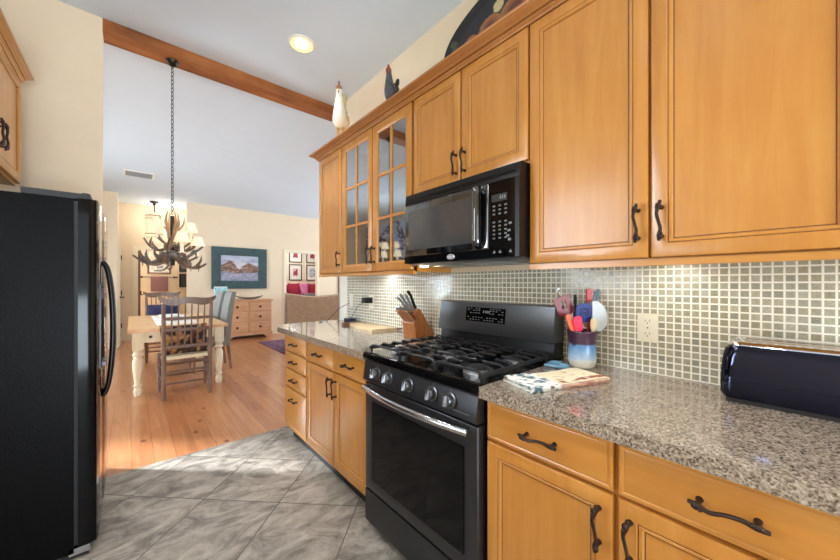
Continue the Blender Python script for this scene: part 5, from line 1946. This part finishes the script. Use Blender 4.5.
# ------------------------------------------------------------------ dresser
ds = thing('dresser', 'low six-drawer pine dresser against the far wall under the painting', 'dresser', (2.06, 8.62, 0))
DX0, DX1, DY0_, DY1_ = 1.54, 2.585, 8.40, 8.828
obj('body', MB().box(DX0 + 0.02, DX1 - 0.02, DY0_ + 0.012, DY1_, 0.13, 0.87), DRESSW, ds, world=True)
obj('top', MB().box(DX0 - 0.015, DX1 + 0.015, DY0_ - 0.02, DY1_, 0.87, 0.90), DRESSW, ds, world=True, bev=0.005)
mb = MB().prism([(DX0, 0.0), (DX0 + 0.13, 0.0), (DX0 + 0.16, 0.04), (DX0 + 0.22, 0.075), (DX1 - 0.22, 0.075), (DX1 - 0.16, 0.04), (DX1 - 0.13, 0.0), (DX1, 0.0), (DX1, 0.13), (DX1 - 0.01, 0.14), (DX0 + 0.01, 0.14), (DX0, 0.13)], 'y', DY0_ - 0.004, DY0_ + 0.02)
obj('bracket_base', mb, DRESSW, ds, world=True)
for x in (DX0 + 0.004, DX1 - 0.028):
    obj('side_foot', MB().box(x, x + 0.024, DY0_ + 0.02, DY1_ - 0.002, 0, 0.13), DRESSW, ds, world=True)
for c in range(2):
    for r in range(3):
        x0 = DX0 + 0.045 + c * 0.49
        z0 = 0.155 + r * 0.237
        d = obj('drawer', MB().ringpanel((x0, DY0_ + 0.012, z0), (1, 0, 0), (0, 0, 1), (0, -1, 0), 0.465, 0.222, [(0, 0), (0, 0.010), (0.004, 0.013), (0.012, 0.014)]), DRESSW, ds, world=True)
        obj('knob', MB().lathe([(0.010, 0), (0.010, 0.01), (0.024, 0.018), (0.026, 0.026), (0.018, 0.034)], (x0 + 0.2325, DY0_ - 0.002, z0 + 0.111), 14, axis=(0, -1, 0)), BRONZE, d, world=True)
db = thing('dough_bowl', 'long shallow wooden dough bowl lying on the pine dresser', 'bowl', (2.12, 8.56, 0.9))
rings = []
for k in range(13):
    s = k / 12 * 2 - 1
    w_ = 0.09 * math.sqrt(max(0.02, 1 - s * s)) + 0.004
    up = 0.045 * s * s
    rings.append([(s * 0.26, -w_, 0.05 + up * 0.8), (s * 0.25, -w_ * 0.6, 0.006 + up), (s * 0.25, w_ * 0.6, 0.006 + up), (s * 0.26, w_, 0.05 + up * 0.8), (s * 0.235, w_ * 0.55, 0.022 + up), (s * 0.235, -w_ * 0.55, 0.022 + up)])
mb = MB()
mb.loft(rings)
obj('bowl', mb, plain('grey_wood', rgb(134, 116, 104), 0.6, var=0.2), db, smooth=60)
for s in (-1, 1):
    obj('handle', MB().tube([(s * 0.25, -0.02, 0.075), (s * 0.29, 0, 0.085), (s * 0.25, 0.02, 0.075)], 0.009, 8, smooth=3), plain('dark_wood_end', rgb(88, 66, 56), 0.6), db)


def framed(name, label, x0, x1, z0, z1, y, fw, mat_f, fn, matw=0.0, normal=-1, nx=40, cat='picture', depth=0.03):
    """framed picture on a wall at y, facing -y"""
    t = thing(name, label, cat, ((x0 + x1) / 2, y, (z0 + z1) / 2))
    w_, h_ = x1 - x0, z1 - z0
    mb = MB().ringpanel((x0, y, z0), (1, 0, 0), (0, 0, 1), (0, -1, 0), w_, h_,
                        [(0, 0.001), (0, depth), (fw * 0.12, depth + 0.004), (fw * 0.85, depth * 0.75), (fw * 0.93, depth * 0.8), (fw, depth * 0.45), (fw, 0.001)], fill=False)
    obj('frame', mb, mat_f, t, world=True, smooth=25)
    if matw:
        mb = MB().ringpanel((x0 + fw, y, z0 + fw), (1, 0, 0), (0, 0, 1), (0, -1, 0), w_ - 2 * fw, h_ - 2 * fw, [(0, 0.001), (0, depth * 0.4), (matw, depth * 0.4), (matw, 0.001)], fill=False)
        obj('mat_board', mb, PORC, t, world=True)
    a0, b0 = x0 + fw + matw, z0 + fw + matw
    aw, ah = w_ - 2 * (fw + matw), h_ - 2 * (fw + matw)
    ny = max(6, int(nx * ah / aw))
    c = obj('picture', sheet(nx, ny, lambda a, b: (a0 + a * aw, y - depth * 0.3, b0 + b * ah)), PAINT, t, world=True, smooth=0)
    me = c.data
    ca = me.color_attributes.new('paint', 'FLOAT_COLOR', 'POINT')
    for k in range(len(me.vertices)):
        i, j = k % (nx + 1), k // (nx + 1)
        ca.data[k].color = rgb(*fn(i / nx, j / ny))
    return t


def landscape(u, v):
    n = fbm(u * 7 + 3, v * 9 + 5, 21)
    m = fbm(u * 16 + 9, v * 20 + 1, 23)
    top = 0.60 + 0.18 * math.exp(-((u - 0.22) / 0.13) ** 2) + 0.10 * math.exp(-((u - 0.75) / 0.16) ** 2) - 0.16 * math.exp(-((u - 0.48) / 0.08) ** 2) + 0.08 * (n - 0.5)
    if v > top:
        c = lerp3((214, 206, 210), (176, 184, 206), (v - 0.6) / 0.4)
        return lerp3(c, (150, 156, 182), max(0, (n - 0.52)) * 4)
    if v < 0.30 + 0.1 * (m - 0.5) + 0.12 * abs(u - 0.5):
        return lerp3((186, 180, 196), (120, 122, 146), m * 1.4 - 0.2)
    return lerp3((96, 72, 66), (176, 140, 118), (m - 0.25) * 2)


GREENF = plain('frame_green', rgb(58, 82, 84), 0.5, var=0.2, nscale=12)
framed('framed_painting', 'large green-framed landscape painting above the pine dresser', 1.385, 2.575, 1.155, 2.135, YF - 0.001, 0.19, GREENF, landscape, nx=64, depth=0.05)
cd_ = thing('greeting_card', 'pale blue picture card standing at the left end of the dresser', 'card', (1.52, 8.55, 0.9))
mb = MB().box(-0.13, 0.13, -0.004, 0.004, 0.0, 0.31)
obj('card', mb, plain('card_white', rgb(226, 238, 240), 0.6), cd_)
c_ = obj('print', sheet(12, 12, lambda a, b: (-0.115 + a * 0.23, -0.0055, 0.02 + b * 0.27)), PAINT, cd_)
paint_mesh(c_, lambda p: lerp3((84, 180, 204), (216, 238, 240), fbm(p.x * 30 + 5, p.z * 30, 31) * 1.6 - 0.3))

# ------------------------------------------------------------------ settee, rug
rug = obj('area_rug', MB().box(2.08, 4.6, 5.3, 7.7, 0.0005, 0.011), plain('rug_base', rgb(110, 60, 70), 0.95), loc=(3.3, 6.5, 0), world=True)
rg_t = NT('rug_weave')
vv = rg_t.coord(scale=(1, 1, 1))
rn = rg_t.noise(vv, 9, 4, 0.7, 1.0)
rg_t.base(rg_t.ramp(rn, [(0.30, rgb(60, 52, 88)), (0.44, rgb(120, 54, 66)), (0.52, rgb(96, 84, 120)), (0.62, rgb(150, 92, 96)), (0.75, rgb(196, 176, 168))]))
rg_t.set(Roughness=0.95)
rug.data.materials[0] = rg_t.m
tag(rug, 'dark red and blue patterned area rug on the plank floor under the settee', 'rug')
st = thing('settee', 'tan suede high-back settee seen from behind beyond the left worktop', 'settee', (2.75, 6.35, 0.011))
rings = []
for k in range(21):
    s = k / 20
    x = -0.69 + s * 1.38
    zt = 1.085 - 0.035 * math.sin(s * PI) - 0.02 * s + 0.012 * math.cos(s * 9)
    fl = 0.02 * math.cos(s * PI * 2)
    rings.append([(x * 0.95, -0.42, 0.16), (x * 0.97, -0.43, 0.6), (x, -0.46, zt - 0.02), (x, -0.43, zt), (x, -0.33, zt), (x * 0.98, -0.29, zt - 0.03), (x * 0.96, -0.24, 0.5), (x * 0.95, -0.24, 0.16)])
mb = MB()
mb.loft(rings)
obj('backrest', mb, SUEDE, st, bev=0.012, smooth=60)
obj('seat', MB().box(-0.325, 0.325, -0.23, 0.36, 0.16, 0.46), SUEDE, st, bev=0.03, seg=3)
for s in (-1, 1):
    mb = MB().prism([(-0.235, 0.16), (0.36, 0.16), (0.37, 0.60), (0.30, 0.68), (-0.05, 0.74), (-0.235, 0.90)], 'x', *sorted((s * 0.33, s * 0.43)))
    obj('arm', mb, SUEDE, st, bev=0.025, seg=3)
    for y in (-0.36, 0.28):
        obj('leg', MB().lathe([(0.018, 0), (0.03, 0.16)], (s * 0.37, y, 0), 10), DOORW, st)

# ------------------------------------------------------------------ sitting room seen through the right opening
def red_print(u, v):
    d = math.hypot((u - 0.5) * 0.9, v - 0.5)
    n = fbm(u * 7 + 2, v * 7 + 4, 41)
    if 0.12 < u < 0.88 and 0.1 < v < 0.9:
        return (150, 42, 62) if n > 0.47 else ((196, 120, 132) if n > 0.36 else (224, 214, 216))
    return (232, 226, 226)


def blue_print(u, v):
    n = fbm(u * 8 + 7, v * 8 + 1, 47)
    return (120, 128, 170) if n > 0.52 else (214, 214, 226)


BLACKF = plain('frame_black', rgb(34, 30, 30), 0.45)
YS = 10.899
grp = 'framed prints in the sitting room'
for lab, x0, z0, fn in (('black framed red print, upper left of the four in the sitting room', 3.87, 1.97, red_print),
                        ('black framed red print, upper right of the four in the sitting room', 4.445, 1.97, red_print),
                        ('black framed red print, lower left of the four in the sitting room', 3.87, 1.38, red_print),
                        ('black framed blue print, lower right of the four in the sitting room', 4.445, 1.38, blue_print)):
    framed('framed_print', lab, x0, x0 + 0.42, z0, z0 + 0.53, YS, 0.03, BLACKF, fn, 0.085, nx=14)['group'] = grp
ac = thing('loveseat', 'magenta floral loveseat below the framed prints in the sitting room', 'loveseat', (4.32, 10.35, 0))
FLOR = NT('magenta_floral')
vv = FLOR.coord()
FLOR.base(FLOR.ramp(FLOR.noise(vv, 7, 3, 0.6, 0.8), [(0.36, rgb(120, 24, 60)), (0.48, rgb(190, 50, 104)), (0.56, rgb(214, 110, 150)), (0.66, rgb(230, 190, 200))]))
FLOR.set(Roughness=0.9)
obj('backrest', MB().box(-0.78, 0.78, 0.22, 0.44, 0.15, 1.24), FLOR.m, ac, bev=0.05, seg=3)
obj('seat', MB().box(-0.66, 0.66, -0.42, 0.215, 0.15, 0.66), FLOR.m, ac, bev=0.04, seg=3)
for s in (-1, 1):
    obj('arm', MB().box(*sorted((s * 0.665, s * 0.84)), -0.42, 0.215, 0.15, 0.66), FLOR.m, ac, bev=0.05, seg=3)
    for y in (-0.34, 0.34):
        obj('leg', MB().lathe([(0.02, 0), (0.03, 0.15)], (s * 0.7, y, 0), 10), DOORW, ac)
pillow('throw_pillow', 'crimson patterned pillow at the left end of the magenta loveseat', 0.38, 0.64, 0.12, (3.87, 10.38, 0.665), (math.radians(-10), 0, 0.0), plain('crimson_cloth', rgb(150, 34, 60), 0.9, var=0.4, nscale=16))
pillow('throw_pillow', 'pink patterned pillow in the middle of the magenta loveseat', 0.27, 0.64, 0.12, (4.195, 10.38, 0.665), (math.radians(-10), 0, 0.0), plain('pink_cloth', rgb(206, 120, 166), 0.9, var=0.3, nscale=16))
pillow('throw_pillow', 'crimson patterned pillow at the right end of the magenta loveseat', 0.26, 0.62, 0.12, (4.462, 10.38, 0.665), (math.radians(-10), 0, 0.0), plain('crimson_cloth_dark', rgb(146, 30, 52), 0.9, var=0.4, nscale=16))
ot = thing('slipper_chair', 'low lavender grey chair in front of the magenta loveseat', 'chair', (4.05, 9.55, 0))
LAV = plain('lavender_cloth', rgb(146, 138, 150), 0.9)
obj('seat', MB().box(-0.36, 0.36, -0.20, 0.36, 0.14, 0.46), LAV, ot, bev=0.04, seg=3)
obj('backrest', MB().box(-0.36, 0.36, -0.34, -0.205, 0.14, 1.0), LAV, ot, bev=0.04, seg=3)
for x in (-0.30, 0.30):
    for y in (-0.27, 0.28):
        obj('leg', MB().lathe([(0.018, 0), (0.025, 0.14)], (x, y, 0), 8), DOORW, ot)

# ------------------------------------------------------------------ powder room at the end of the hall
def sketch(u, v):
    n = fbm(u * 6 + 1, v * 6 + 2, 53)
    if 0.25 < u < 0.75 and 0.3 < v < 0.7:
        return lerp3((70, 66, 70), (190, 186, 182), n * 1.4 - 0.1)
    return (222, 216, 206)


grp = 'framed pictures in the powder room'
PY = 11.799
framed('framed_print', 'brown framed drawing over the towel bar in the powder room', 0.34, 0.86, 1.55, 1.95, PY, 0.04, DOORW, sketch, 0.05, nx=16)['group'] = grp
framed('framed_print', 'upper dark framed picture on the right in the powder room', 1.05, 1.27, 1.615, 1.97, PY, 0.045, BLACKF, lambda u, v: (70, 66, 62), nx=6)['group'] = grp
framed('framed_print', 'lower dark framed picture on the right in the powder room', 1.05, 1.27, 1.17, 1.56, PY, 0.045, BLACKF, lambda u, v: (70, 66, 62), nx=6)['group'] = grp
tr = thing('towel_bar', 'dark metal towel bar on the powder room wall', 'towel bar', (0.58, PY, 1.46))
obj('bar', MB().tube([(-0.40, -0.06, 0), (0.40, -0.06, 0)], 0.011, 8), BRONZE, tr)
for s in (-1, 1):
    obj('post', MB().lathe([(0.028, 0), (0.028, 0.008), (0.012, 0.012), (0.012, 0.06)], (s * 0.36, 0, 0), 10, axis=(0, -1, 0)), BRONZE, tr)
    obj('finial', MB().ball((s * 0.415, -0.06, 0), 0.022, seg=8, rings=6), BRONZE, tr)
mb = MB()
sec = [(-0.072, -0.40), (-0.078, -0.2), (-0.074, 0.0), (-0.06, 0.0135), (-0.046, 0.0), (-0.04, -0.18), (-0.044, -0.34), (-0.035, -0.34), (-0.031, -0.18), (-0.036, 0.004), (-0.06, 0.023), (-0.084, 0.004), (-0.088, -0.2), (-0.082, -0.40)]
mb.loft([[(x, a, b) for a, b in sec] for x in (-0.19, -0.1, 0.0, 0.1, 0.19)])
o = obj('hand_towel', mb, plain('mauve_terry', rgb(150, 112, 112), 0.95, var=0.1), loc=(0.60, PY, 1.46))
tag(o, 'mauve hand towel hanging over the bar in the powder room', 'towel')

# ------------------------------------------------------------------ garden outside the dining room windows
LEAF = plain('leaf_green', rgb(58, 84, 52), 0.6, var=0.4, nscale=8)
for lab, yc in (('leafy shrub outside the dining room window', 6.3),):
    t = thing('garden_shrub', lab, 'shrub', (-4.0, yc, -0.05))
    mb = MB()
    for k in range(420):
        p_ = Vector((random.uniform(-0.35, 0.35), random.uniform(-1.0, 1.0), random.uniform(0.4, 2.9)))
        a, b = random.uniform(0, 2 * PI), random.uniform(-0.8, 0.8)
        d_ = Vector((math.cos(a) * 0.3, math.cos(b) * math.cos(a), math.sin(b) + 0.4)).normalized()
        n_ = d_.cross(Vector((random.uniform(-1, 1), 0.3, random.uniform(-1, 1)))).normalized()
        l_ = random.uniform(0.07, 0.14)
        q = [p_ - d_ * l_, p_ + n_ * l_ * 0.3, p_ + d_ * l_, p_ - n_ * l_ * 0.3]
        mb.face([mb.bm.verts.new(v) for v in q])
    o = obj('foliage', mb, LEAF, t, smooth=0)
    o['kind'] = 'stuff'
    mb = MB()
    for k in range(5):
        mb.tube([(0, -0.1 + 0.05 * k, 0), (0.05, -0.4 + 0.2 * k, 1.2), (0, -0.8 + 0.4 * k, 2.6)], [0.03, 0.02, 0.008], 6, smooth=3)
    obj('stem', mb, DOORW, t)
struct('ground', MB().box(-9, -3.15, -3, 14, -0.2, -0.05), plain('lawn', rgb(104, 118, 78), 0.9, var=0.3, nscale=3))

# leaf printed curtain on the window wall of the dining room (it shows in the cabinet glass and the microwave door)
LV = [(random.uniform(0, 2.1), random.uniform(0, 1.7), random.uniform(0, PI), random.uniform(0.07, 0.13)) for k in range(150)]


def curtain_col(p):
    y, z = p.y + 1.05, p.z
    for a, b, t_, l_ in LV:
        dx, dy = y - a, z - b
        if abs(dx) > l_ or abs(dy) > l_:
            continue
        q, w_ = dx * math.cos(t_) + dy * math.sin(t_), -dx * math.sin(t_) + dy * math.cos(t_)
        if (q / l_) ** 2 + (w_ / (l_ * 0.26)) ** 2 < 1:
            return (58, 62, 84)
    return (196, 204, 220)


cu = obj('window_curtain', sheet(130, 105, lambda a, b: (-2.955 + 0.012 * math.sin(a * 40), 6.7 + a * 2.1, 1.36 + b * 1.65)), PAINTF, loc=(-2.955, 7.75, 1.36), world=True)
m_ = cu.modifiers.new('thick', 'SOLIDIFY')
m_.thickness = 0.004
paint_mesh(cu, curtain_col)
tag(cu, 'pale blue curtain printed with dark leaves on the dining room window wall', 'curtain')
